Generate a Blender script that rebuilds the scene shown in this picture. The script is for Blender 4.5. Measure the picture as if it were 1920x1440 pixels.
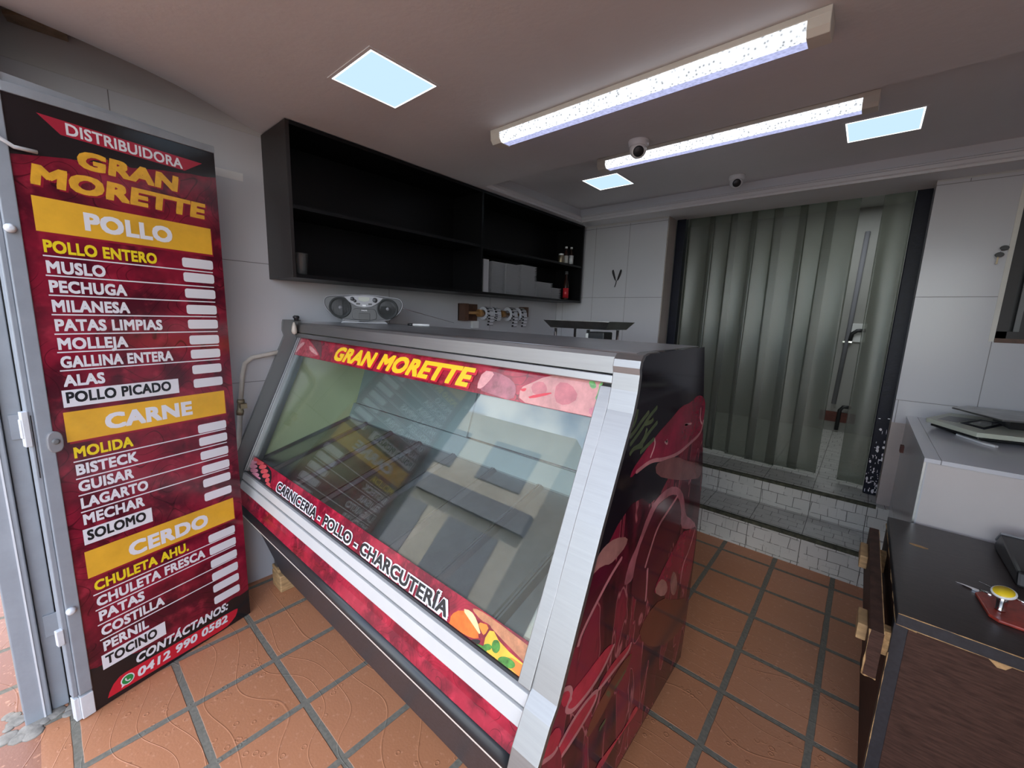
import bpy, bmesh, math, random
from mathutils import Vector, Matrix
random.seed(7)
for o in list(bpy.data.objects): bpy.data.objects.remove(o)
S = bpy.context.scene
COL = S.collection
R = math.radians

# ------------------------------------------------------------------ camera
cam_d = bpy.data.cameras.new('camera'); cam = bpy.data.objects.new('camera', cam_d); COL.objects.link(cam)
YAW, PITCH, ROLL = R(40.6495), R(9.3669), R(1.9402)
fwd = Vector((-math.sin(YAW)*math.cos(PITCH), math.cos(YAW)*math.cos(PITCH), -math.sin(PITCH)))
rt = Vector((math.cos(YAW), math.sin(YAW), 0)); up = rt.cross(fwd)
r2 = math.cos(ROLL)*rt + math.sin(ROLL)*up; u2 = -math.sin(ROLL)*rt + math.cos(ROLL)*up
cam.matrix_world = Matrix(((r2.x, u2.x, -fwd.x, 0), (r2.y, u2.y, -fwd.y, 0), (r2.z, u2.z, -fwd.z, 1.579), (0, 0, 0, 1)))
cam_d.sensor_width = 36; cam_d.lens = 763.79/1920*36; cam_d.clip_start = 0.02; cam_d.clip_end = 300
S.camera = cam

# ------------------------------------------------------------------ world, sun, exposure
w = bpy.data.worlds.new('sky'); S.world = w; w.use_nodes = True
nt = w.node_tree; nt.nodes.clear()
wo = nt.nodes.new('ShaderNodeOutputWorld'); bg = nt.nodes.new('ShaderNodeBackground')
sky = nt.nodes.new('ShaderNodeTexSky'); sky.sky_type = 'NISHITA'; sky.sun_disc = False
sky.sun_elevation = R(55); sky.sun_rotation = R(20); sky.altitude = 900
tc = nt.nodes.new('ShaderNodeTexCoord'); nz = nt.nodes.new('ShaderNodeTexNoise')
nz.inputs['Scale'].default_value = 3.2; nz.inputs['Detail'].default_value = 7; nz.inputs['Roughness'].default_value = .6
cr = nt.nodes.new('ShaderNodeValToRGB'); cr.color_ramp.elements[0].position = .44; cr.color_ramp.elements[1].position = .62
mx = nt.nodes.new('ShaderNodeMix'); mx.data_type = 'RGBA'
nt.links.new(tc.outputs['Generated'], nz.inputs['Vector']); nt.links.new(nz.outputs['Fac'], cr.inputs['Fac'])
nt.links.new(cr.outputs['Color'], mx.inputs['Factor']); nt.links.new(sky.outputs['Color'], mx.inputs['A'])
mx.inputs['B'].default_value = (6.8, 6.9, 7.1, 1)
nt.links.new(mx.outputs['Result'], bg.inputs['Color']); nt.links.new(bg.outputs['Background'], wo.inputs['Surface'])
bg.inputs['Strength'].default_value = 0.24
sd = bpy.data.lights.new('sun', 'SUN'); sun = bpy.data.objects.new('sun', sd); COL.objects.link(sun)
sd.energy = 3.0; sd.angle = R(0.6); sd.color = (1, .95, .86); sun.rotation_euler = (R(-38), R(12), 0)   # from behind the shop onto the street
S.view_settings.view_transform = 'Standard'; S.view_settings.look = 'None'; S.view_settings.gamma = 1.0
S.view_settings.use_curve_mapping = False
S.view_settings.exposure = 1.78
S.cycles.max_bounces = 10; S.cycles.diffuse_bounces = 5; S.cycles.glossy_bounces = 5
S.cycles.transparent_max_bounces = 16; S.cycles.transmission_bounces = 8
S.cycles.sample_clamp_indirect = 6; S.cycles.caustics_reflective = False; S.cycles.caustics_refractive = False
S.cycles.use_denoising = True

# ------------------------------------------------------------------ materials
def newmat(name):
    m = bpy.data.materials.new(name); m.use_nodes = True; n = m.node_tree
    return m, n, n.nodes['Principled BSDF']
def N(n, t, **kw):
    x = n.nodes.new(t)
    for k, v in kw.items(): setattr(x, k, v)
    return x
def mat(name, col, rough=.5, metal=0., coat=0., var=0., vscale=8., bump=0., bscale=60., spec=.5, stretch=None, emit=None, estr=0., coatr=.05):
    m, n, b = newmat(name)
    b.inputs['Base Color'].default_value = (*col, 1); b.inputs['Roughness'].default_value = rough
    b.inputs['Metallic'].default_value = metal; b.inputs['Coat Weight'].default_value = coat
    b.inputs['Coat Roughness'].default_value = coatr
    b.inputs['Specular IOR Level'].default_value = spec
    if emit: b.inputs['Emission Color'].default_value = (*emit, 1); b.inputs['Emission Strength'].default_value = estr
    if var or bump:
        t = N(n, 'ShaderNodeTexCoord'); src = t.outputs['Object']
        if stretch:
            mp = N(n, 'ShaderNodeMapping'); mp.inputs['Scale'].default_value = stretch; n.links.new(src, mp.inputs['Vector']); src = mp.outputs['Vector']
    if var:
        q = N(n, 'ShaderNodeTexNoise'); q.inputs['Scale'].default_value = vscale; q.inputs['Detail'].default_value = 6; q.inputs['Roughness'].default_value = .6
        n.links.new(src, q.inputs['Vector'])
        r = N(n, 'ShaderNodeValToRGB'); r.color_ramp.elements[0].position = .3; r.color_ramp.elements[1].position = .7
        r.color_ramp.elements[0].color = (*[c*(1-var) for c in col], 1); r.color_ramp.elements[1].color = (*[min(1, c*(1+var)) for c in col], 1)
        n.links.new(q.outputs['Fac'], r.inputs['Fac']); n.links.new(r.outputs['Color'], b.inputs['Base Color'])
    if bump:
        q = N(n, 'ShaderNodeTexNoise'); q.inputs['Scale'].default_value = bscale; q.inputs['Detail'].default_value = 4
        n.links.new(src, q.inputs['Vector']); bp = N(n, 'ShaderNodeBump'); bp.inputs['Strength'].default_value = bump; bp.inputs['Distance'].default_value = .004
        n.links.new(q.outputs['Fac'], bp.inputs['Height']); n.links.new(bp.outputs['Normal'], b.inputs['Normal'])
    return m
def M_(n, op, a, b=None, c=None):
    x = N(n, 'ShaderNodeMath', operation=op)
    for i, v in enumerate((a, b, c)):
        if v is None: continue
        if isinstance(v, (int, float)): x.inputs[i].default_value = v
        else: n.links.new(v, x.inputs[i])
    return x.outputs[0]
def gridmask(n, U, V, pu, pv, ou, ov, wid, rowoff=0.):
    """1 on the joints of a tile grid, plus the cell's own number"""
    v = M_(n, 'DIVIDE', M_(n, 'SUBTRACT', V, ov), pv); row = M_(n, 'FLOOR', v); fv = M_(n, 'SUBTRACT', v, row)
    u = M_(n, 'ADD', M_(n, 'DIVIDE', M_(n, 'SUBTRACT', U, ou), pu), M_(n, 'MULTIPLY', row, rowoff)); colm = M_(n, 'FLOOR', u); fu = M_(n, 'SUBTRACT', u, colm)
    du = M_(n, 'MULTIPLY', M_(n, 'SUBTRACT', .5, M_(n, 'ABSOLUTE', M_(n, 'SUBTRACT', fu, .5))), pu)
    dv = M_(n, 'MULTIPLY', M_(n, 'SUBTRACT', .5, M_(n, 'ABSOLUTE', M_(n, 'SUBTRACT', fv, .5))), pv)
    d = M_(n, 'MINIMUM', du, dv)
    cell = M_(n, 'ADD', M_(n, 'MULTIPLY', colm, 12.9), M_(n, 'MULTIPLY', row, 78.2))
    return d, cell
def mixc(n, f, a, b):
    x = N(n, 'ShaderNodeMix', data_type='RGBA')
    for k, v in (('Factor', f), ('A', a), ('B', b)):
        if isinstance(v, (tuple, list)): x.inputs[k].default_value = (*v, 1) if len(v) == 3 else v
        elif isinstance(v, (int, float)): x.inputs[k].default_value = v
        else: n.links.new(v, x.inputs[k])
    return x.outputs['Result']
def step(n, d, w0, w1):
    x = N(n, 'ShaderNodeMapRange'); x.interpolation_type = 'SMOOTHSTEP'
    n.links.new(d, x.inputs['Value']); x.inputs['From Min'].default_value = w0; x.inputs['From Max'].default_value = w1
    return x.outputs['Result']
def noise(n, vec, sc, det=5, dist=0.):
    x = N(n, 'ShaderNodeTexNoise'); x.inputs['Scale'].default_value = sc; x.inputs['Detail'].default_value = det; x.inputs['Distortion'].default_value = dist
    n.links.new(vec, x.inputs['Vector']); return x.outputs['Fac']

def floor_mat(nm='terracotta floor tiles', A=(.58, .25, .125), B=(.52, .22, .105), Cc=(.45, .18, .085)):
    m, n, b = newmat(nm)
    t = N(n, 'ShaderNodeTexCoord'); sp = N(n, 'ShaderNodeSeparateXYZ'); n.links.new(t.outputs['Object'], sp.inputs[0]); P = t.outputs['Object']
    wob = M_(n, 'MULTIPLY', M_(n, 'SUBTRACT', noise(n, P, 9, 3), .5), .006)
    d, cell = gridmask(n, sp.outputs['X'], sp.outputs['Y'], .3135, .3086, -2.157, .558, 0)
    d = M_(n, 'ADD', d, wob)
    k = step(n, d, .0112, .0142)                      # 0 grout, 1 tile
    hsh = M_(n, 'FRACT', M_(n, 'MULTIPLY', M_(n, 'SINE', cell), 43.7))
    tile = mixc(n, hsh, A, B)
    tile = mixc(n, M_(n, 'MULTIPLY', noise(n, P, 3.1, 6), .55), tile, Cc)
    tile = mixc(n, step(n, noise(n, P, 55, 3), .58, .75), tile, (.64, .31, .18))
    g = mixc(n, noise(n, P, 70, 5), (.10, .095, .075), (.30, .27, .21))
    col = mixc(n, k, g, tile)
    n.links.new(col, b.inputs['Base Color'])
    # relief: wavy moulded lines and drop rings
    wv = N(n, 'ShaderNodeTexWave'); wv.wave_type = 'BANDS'; wv.bands_direction = 'Y'; wv.inputs['Scale'].default_value = 1.6
    wv.inputs['Distortion'].default_value = 5.5; wv.inputs['Detail'].default_value = 0; wv.inputs['Detail Scale'].default_value = 1.6; n.links.new(P, wv.inputs['Vector'])
    ln = M_(n, 'SUBTRACT', 1, step(n, M_(n, 'ABSOLUTE', M_(n, 'SUBTRACT', wv.outputs['Fac'], .5)), .0, .05))
    vo = N(n, 'ShaderNodeTexVoronoi'); vo.inputs['Scale'].default_value = 26; n.links.new(P, vo.inputs['Vector'])
    ring = M_(n, 'SUBTRACT', 1, step(n, M_(n, 'ABSOLUTE', M_(n, 'SUBTRACT', vo.outputs['Distance'], .22)), .0, .09))
    patch = step(n, noise(n, P, 4.5, 1), .5, .56)
    ring = M_(n, 'MULTIPLY', ring, patch)
    hgt = M_(n, 'ADD', M_(n, 'MULTIPLY', k, 1.6), M_(n, 'ADD', M_(n, 'MULTIPLY', ln, .45), M_(n, 'MULTIPLY', ring, .5)))
    hgt = M_(n, 'ADD', hgt, M_(n, 'MULTIPLY', noise(n, P, 120, 3), .25))
    bp = N(n, 'ShaderNodeBump'); bp.inputs['Strength'].default_value = .55; bp.inputs['Distance'].default_value = .0035
    n.links.new(hgt, bp.inputs['Height']); n.links.new(bp.outputs['Normal'], b.inputs['Normal'])
    n.links.new(mixc(n, k, (.9, .9, .9), (.42, .42, .42)), b.inputs['Roughness'])
    return m
def walltile_mat(name, axis, pu, pv, ou, ov, rowoff, ztop, col=(.56, .56, .585)):
    m, n, b = newmat(name)
    t = N(n, 'ShaderNodeTexCoord'); sp = N(n, 'ShaderNodeSeparateXYZ'); n.links.new(t.outputs['Object'], sp.inputs[0])
    d, cell = gridmask(n, sp.outputs[axis], sp.outputs['Z'], pu, pv, ou, ov, 0, rowoff)
    k = step(n, d, .0009, .0024)
    tone = mixc(n, noise(n, t.outputs['Object'], 1.4, 4), [c*.93 for c in col], [c*1.05 for c in col])
    c = mixc(n, k, (.22, .21, .21), tone)
    c = mixc(n, step(n, sp.outputs['Z'], ztop-.003, ztop), c, (.50, .49, .48))
    n.links.new(c, b.inputs['Base Color'])
    n.links.new(mixc(n, step(n, sp.outputs['Z'], ztop-.003, ztop), (.22, .22, .22), (.8, .8, .8)), b.inputs['Roughness'])
    bp = N(n, 'ShaderNodeBump'); bp.inputs['Strength'].default_value = .35; bp.inputs['Distance'].default_value = .002
    n.links.new(k, bp.inputs['Height']); n.links.new(bp.outputs['Normal'], b.inputs['Normal'])
    return m
def step_mat():
    m, n, b = newmat('mosaic step tiles')
    t = N(n, 'ShaderNodeTexCoord'); sp = N(n, 'ShaderNodeSeparateXYZ'); n.links.new(t.outputs['Object'], sp.inputs[0]); P = t.outputs['Object']
    U = sp.outputs['X']; V = M_(n, 'ADD', sp.outputs['Y'], sp.outputs['Z'])
    d0, c0 = gridmask(n, U, V, .31, .31, -.775, .02, 0)
    wx = M_(n, 'MULTIPLY', noise(n, P, 6, 1), .03); d1, c1 = gridmask(n, M_(n, 'ADD', U, wx), M_(n, 'ADD', V, M_(n, 'MULTIPLY', wx, .5)), .103, .0775, .01, .02, 0, .62)
    d2, c2 = gridmask(n, U, V, .05, .11, .03, .04, 0, .37)
    h1 = M_(n, 'FRACT', M_(n, 'MULTIPLY', M_(n, 'SINE', c1), 431.7)); h2 = M_(n, 'FRACT', M_(n, 'MULTIPLY', M_(n, 'SINE', c2), 91.3))
    l1 = M_(n, 'MULTIPLY', M_(n, 'SUBTRACT', 1, step(n, d1, .0009, .0026)), M_(n, 'MULTIPLY', step(n, noise(n, P, 11, 3), .40, .48), .95))
    l2 = M_(n, 'MULTIPLY', M_(n, 'SUBTRACT', 1, step(n, d2, .0006, .0018)), step(n, noise(n, P, 13, 2), .52, .6))
    ln = M_(n, 'MAXIMUM', M_(n, 'MAXIMUM', l1, M_(n, 'MULTIPLY', l2, .45)), M_(n, 'SUBTRACT', 1, step(n, d0, .001, .003)))
    base = mixc(n, h1, (.52, .52, .49), (.60, .59, .56)); base = mixc(n, M_(n, 'MULTIPLY', noise(n, P, 5, 6), .6), base, (.40, .385, .35))
    n.links.new(mixc(n, ln, base, (.07, .065, .055)), b.inputs['Base Color']); b.inputs['Roughness'].default_value = .35
    return m
def print_mat(name, base, dark, bright, gloss=.18, ns=1.):
    """glossy printed vinyl, mottled, with thin drawn curls"""
    m, n, b = newmat(name)
    t = N(n, 'ShaderNodeTexCoord'); P = t.outputs['Object']
    c = mixc(n, step(n, noise(n, P, 6*ns, 7), .38, .62), dark, base)
    c = mixc(n, M_(n, 'MULTIPLY', step(n, noise(n, P, 17*ns, 8), .5, .75), .55), c, bright)
    nn = N(n, 'ShaderNodeTexNoise'); nn.inputs['Scale'].default_value = 5.5*ns; nn.inputs['Detail'].default_value = 0; n.links.new(P, nn.inputs['Vector'])
    ph = M_(n, 'FRACT', M_(n, 'MULTIPLY', nn.outputs['Fac'], 13.))
    ln = M_(n, 'SUBTRACT', 1, step(n, M_(n, 'ABSOLUTE', M_(n, 'SUBTRACT', ph, .5)), .0, .06))
    ln = M_(n, 'MULTIPLY', ln, step(n, noise(n, P, 4.2*ns, 1), .44, .50))
    c = mixc(n, M_(n, 'MULTIPLY', ln, .75), c, [v*.25 for v in dark])
    n.links.new(c, b.inputs['Base Color']); b.inputs['Roughness'].default_value = gloss
    bp = N(n, 'ShaderNodeBump'); bp.inputs['Strength'].default_value = .12; bp.inputs['Distance'].default_value = .002
    n.links.new(noise(n, P, 22, 2), bp.inputs['Height']); n.links.new(bp.outputs['Normal'], b.inputs['Normal'])
    return m
def clear_mat(name, tint, ior=1.45, rough=.0, haze=0., hazecol=(.5, .5, .5), bump=0.):
    m = bpy.data.materials.new(name); m.use_nodes = True; n = m.node_tree; n.nodes.clear()
    o = N(n, 'ShaderNodeOutputMaterial'); tr = N(n, 'ShaderNodeBsdfTransparent'); tr.inputs['Color'].default_value = (*tint, 1)
    gl = N(n, 'ShaderNodeBsdfGlossy'); gl.inputs['Roughness'].default_value = rough; gl.inputs['Color'].default_value = (1, 1, 1, 1)
    fr = N(n, 'ShaderNodeFresnel'); ge = N(n, 'ShaderNodeNewGeometry')
    n.links.new(M_(n, 'ADD', ior, M_(n, 'MULTIPLY', ge.outputs['Backfacing'], 1/ior-ior)), fr.inputs['IOR'])
    base = tr.outputs[0]
    if haze:
        df = N(n, 'ShaderNodeBsdfDiffuse'); df.inputs['Color'].default_value = (*hazecol, 1); tl = N(n, 'ShaderNodeBsdfTranslucent'); tl.inputs['Color'].default_value = (*hazecol, 1)
        ad = N(n, 'ShaderNodeMixShader'); ad.inputs[0].default_value = .5; n.links.new(df.outputs[0], ad.inputs[1]); n.links.new(tl.outputs[0], ad.inputs[2])
        mh = N(n, 'ShaderNodeMixShader'); mh.inputs[0].default_value = haze; n.links.new(base, mh.inputs[1]); n.links.new(ad.outputs[0], mh.inputs[2]); base = mh.outputs[0]
    mxs = N(n, 'ShaderNodeMixShader'); n.links.new(fr.outputs[0], mxs.inputs[0]); n.links.new(base, mxs.inputs[1]); n.links.new(gl.outputs[0], mxs.inputs[2])
    if bump:
        t = N(n, 'ShaderNodeTexCoord'); mp = N(n, 'ShaderNodeMapping'); mp.inputs['Scale'].default_value = (1, 1, .15); n.links.new(t.outputs['Object'], mp.inputs[0])
        bp = N(n, 'ShaderNodeBump'); bp.inputs['Strength'].default_value = bump; bp.inputs['Distance'].default_value = .004; n.links.new(noise(n, mp.outputs[0], 14, 3), bp.inputs['Height'])
        n.links.new(bp.outputs['Normal'], gl.inputs['Normal']); n.links.new(bp.outputs['Normal'], fr.inputs['Normal'])
    n.links.new(mxs.outputs[0], o.inputs['Surface'])
    return m
def lamp_mat(name, col, strength, pat=0.):
    m = bpy.data.materials.new(name); m.use_nodes = True; n = m.node_tree; n.nodes.clear()
    o = N(n, 'ShaderNodeOutputMaterial'); e = N(n, 'ShaderNodeEmission'); e.inputs['Color'].default_value = (*col, 1); e.inputs['Strength'].default_value = strength
    if pat:
        t = N(n, 'ShaderNodeTexCoord'); v = N(n, 'ShaderNodeTexVoronoi'); v.inputs['Scale'].default_value = 75; n.links.new(t.outputs['Object'], v.inputs['Vector'])
        n.links.new(M_(n, 'MULTIPLY', M_(n, 'ADD', M_(n, 'MULTIPLY', v.outputs['Distance'], pat), 1-pat*.5), strength), e.inputs['Strength'])
    n.links.new(e.outputs[0], o.inputs['Surface']); return m

MT = {}
MT['floor'] = floor_mat(); MT['pave'] = floor_mat('weathered pavement tiles', (.40, .165, .085), (.33, .12, .06), (.30, .14, .09))
MT['tileA'] = walltile_mat('left wall tiles', 'Y', 1.0, .639, .924, .54, .317, 2.457)
MT['tileB'] = walltile_mat('back wall tiles', 'X', .346, .646, -1.755, .50, 0., 2.455)
MT['tileBr'] = walltile_mat('back wall tiles right', 'X', .90, .655, 1.108, .475, .62, 2.46)
MT['steps'] = step_mat()
MT['ceil'] = mat('painted ceiling', (.69, .695, .71), .75, var=.05, vscale=1.3, bump=.25, bscale=35)
MT['plaster'] = mat('beige plaster', (.46, .40, .37), .85, var=.12, vscale=3, bump=.3, bscale=30)
MT['bareplaster'] = mat('bare plaster', (.25, .18, .12), .9, var=.3, vscale=30, bump=.4)
MT['passage'] = mat('dull passage paint', (.36, .355, .33), .7, var=.08, vscale=3)
MT['white'] = mat('white paint', (.72, .71, .70), .5, var=.04, vscale=4)
MT['mould'] = mat('moulding paint', (.70, .68, .68), .5)
MT['street'] = mat('street paving', (.13, .127, .122), .9, var=.2, vscale=2)
MT['facade'] = mat('facade paint', (.50, .45, .38), .85, var=.12, vscale=.8)
MT['facade2'] = mat('facade trim', (.22, .22, .24), .8)
MT['grey'] = mat('grey enamel', (.29, .315, .345), .38, var=.08, vscale=12, bump=.15, bscale=50)
MT['greyl'] = mat('pale enamel', (.66, .68, .70), .4, var=.06, vscale=20, bump=.15)
MT['signred'] = print_mat('red print', (.25, .010, .030), (.075, .005, .014), (.46, .03, .06), .17)
MT['decalred'] = print_mat('red film', (.36, .012, .035), (.15, .005, .018), (.62, .03, .07), .2, 2.)
MT['signblack'] = mat('black print', (.014, .011, .013), .16, bump=.10, bscale=18)
MT['gold'] = mat('gold print', (.80, .43, .035), .25, var=.18, vscale=5)
MT['goldlight'] = mat('gold letter print', (.78, .40, .035), .22, var=.15, vscale=30)
MT['yellow'] = mat('yellow print', (.87, .66, .02), .3)
MT['redflat'] = mat('scarlet print', (.60, .015, .035), .25)
MT['redtri'] = mat('rose red print', (.40, .02, .045), .2)
MT['maroon'] = mat('maroon print', (.30, .012, .03), .25)
MT['inkwhite'] = mat('white print', (.78, .77, .80), .3)
MT['inkblack'] = mat('black ink', (.012, .012, .014), .3)
MT['wagreen'] = mat('green print', (.02, .26, .06), .3)
MT['steel'] = mat('brushed stainless steel', (.33, .325, .32), .46, 1., var=.05, vscale=10, stretch=(.6, 14, 14), bump=.02)
MT['steelflat'] = mat('worn stainless sheet', (.46, .46, .48), .27, 1., var=.15, vscale=6, bump=.05, bscale=14)
MT['worktop'] = mat('steel worktop', (.66, .65, .67), .33, 1., var=.08, vscale=5)
MT['alu'] = mat('aluminium profile', (.36, .36, .37), .35, 1.)
MT['whitebar'] = mat('white lacquered rail', (.56, .55, .535), .35, var=.03)
MT['chrome'] = mat('chrome', (.75, .75, .76), .08, 1.)
MT['rubber'] = mat('black rubber', (.018, .019, .022), .32)
MT['kick'] = mat('speckled charcoal sheet', (.030, .031, .038), .42, var=.6, vscale=120)
MT['cream'] = mat('cream trim', (.66, .58, .50), .4)
MT['blackgloss'] = mat('glossy black side', (.012, .009, .013), .09, spec=.2)
MT['blackwood'] = mat('black melamine', (.0022, .002, .0026), .42, spec=.3)
MT['browndark'] = mat('dark brown melamine', (.013, .0095, .009), .45, var=.15, vscale=20)
MT['endyellow'] = mat('pale yellow liner', (.58, .60, .36), .35, var=.08, vscale=3)
MT['liner'] = mat('pale liner', (.26, .305, .31), .35, var=.05, vscale=3)
MT['wood'] = mat('raw wood', (.42, .26, .12), .7, var=.35, vscale=18, stretch=(1, 1, 6))
MT['woodbrown'] = mat('brown wood', (.10, .045, .025), .5, var=.3, vscale=20)
MT['woodgold'] = mat('varnished wood', (.30, .15, .05), .4, var=.3, vscale=25)
MT['desk'] = mat('wenge laminate', (.058, .028, .020), .6, spec=.2, var=.45, vscale=16, stretch=(1.2, 1, 9), bump=.12, bscale=60)
MT['desktop'] = mat('wenge laminate top', (.038, .028, .026), .36, var=.35, vscale=26, stretch=(1.2, 7, 1))
MT['deskedge'] = mat('black edge band', (.018, .019, .024), .45, var=.3, vscale=60)
MT['chip'] = mat('worn chipboard', (.45, .27, .12), .8, var=.35, vscale=80)
MT['foam'] = mat('white foam', (.62, .62, .64), .7)
MT['plastic'] = mat('off white plastic', (.66, .64, .58), .4, var=.06)
MT['plasticw'] = mat('white plastic', (.78, .78, .77), .35)
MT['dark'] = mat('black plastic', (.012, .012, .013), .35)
MT['darkgrey'] = mat('charcoal plastic', (.028, .029, .031), .35, var=.1)
MT['midgrey'] = mat('grey plastic', (.16, .165, .165), .35)
MT['silver'] = mat('silver plastic', (.27, .27, .28), .45, .2)
MT['radioface'] = mat('smoked grey plastic', (.075, .077, .080), .35, spec=.35)
MT['decalyellow'] = mat('amber print', (.87, .55, .02), .3)
MT['mesh'] = mat('speaker mesh', (.035, .038, .037), .5, .3, bump=.5, bscale=400)
MT['navy'] = mat('navy enamel', (.005, .006, .015), .4, var=.3, vscale=30, bump=.2, spec=.2)
MT['pvc'] = clear_mat('pvc strip plastic', (.60, .63, .585), 1.45, .30, .24, (.34, .345, .31), .35)
MT['glass'] = clear_mat('clear glass', (.90, .94, .93), 1.52)
MT['cupglass'] = clear_mat('clear plastic', (.88, .9, .9), 1.4, .05, .12)
MT['panel'] = lamp_mat('panel light face', (.55, .76, .97), .33)
MT['panelrim'] = lamp_mat('panel light rim', (.9, .97, 1.0), .9)
MT['tubetop'] = lamp_mat('prismatic diffuser bright', (.90, .94, 1.0), .50, 1.9)
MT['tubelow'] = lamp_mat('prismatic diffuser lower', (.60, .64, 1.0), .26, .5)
MT['ketchup'] = mat('red label', (.5, .02, .03), .4)
MT['sauce'] = mat('dark sauce', (.03, .012, .008), .15)
MT['yell'] = mat('yellow sticker', (.88, .62, .02), .4)
MT['redplate'] = mat('worn red plastic', (.30, .035, .022), .35, var=.35, vscale=40)
MT['scalegreen'] = mat('pale cream plastic', (.55, .57, .47), .4, var=.03)
MT['lcd'] = mat('lcd glass', (.20, .22, .17), .15)
MT['pewter'] = mat('dull steel', (.46, .46, .45), .35, 1., var=.2, vscale=12)
MT['countertop'] = walltile_mat('white counter tiles', 'X', .6, 5., .11, -2., 0., 9., (.60, .60, .63))
MT['counterfront'] = mat('warm white front', (.56, .51, .49), .4, var=.05, vscale=2)
MT['brass'] = mat('dull brass', (.30, .24, .16), .4, .8)
MT['pipe'] = mat('painted pipe', (.62, .58, .52), .5, var=.1, vscale=20)
MT['tape'] = mat('white tape', (.74, .73, .72), .5)
MT['rust'] = mat('rust brown', (.12, .035, .025), .7, var=.3, vscale=20)
def ticket_mat():
    m, n, b = newmat('printed ticket paper')
    t = N(n, 'ShaderNodeTexCoord'); sp = N(n, 'ShaderNodeSeparateXYZ'); n.links.new(t.outputs['UV'], sp.inputs[0])
    fv = M_(n, 'FRACT', sp.outputs['Y']); edge = M_(n, 'LESS_THAN', sp.outputs['X'], .5)
    blk = M_(n, 'MULTIPLY', edge, M_(n, 'GREATER_THAN', fv, .4)); bar = M_(n, 'MULTIPLY', M_(n, 'GREATER_THAN', fv, .84), M_(n, 'SUBTRACT', 1, edge))
    n.links.new(mixc(n, M_(n, 'MAXIMUM', blk, bar), (.60, .60, .64), (.012, .012, .015)), b.inputs['Base Color']); b.inputs['Roughness'].default_value = .5; return m
MT['ticket'] = ticket_mat()
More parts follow.
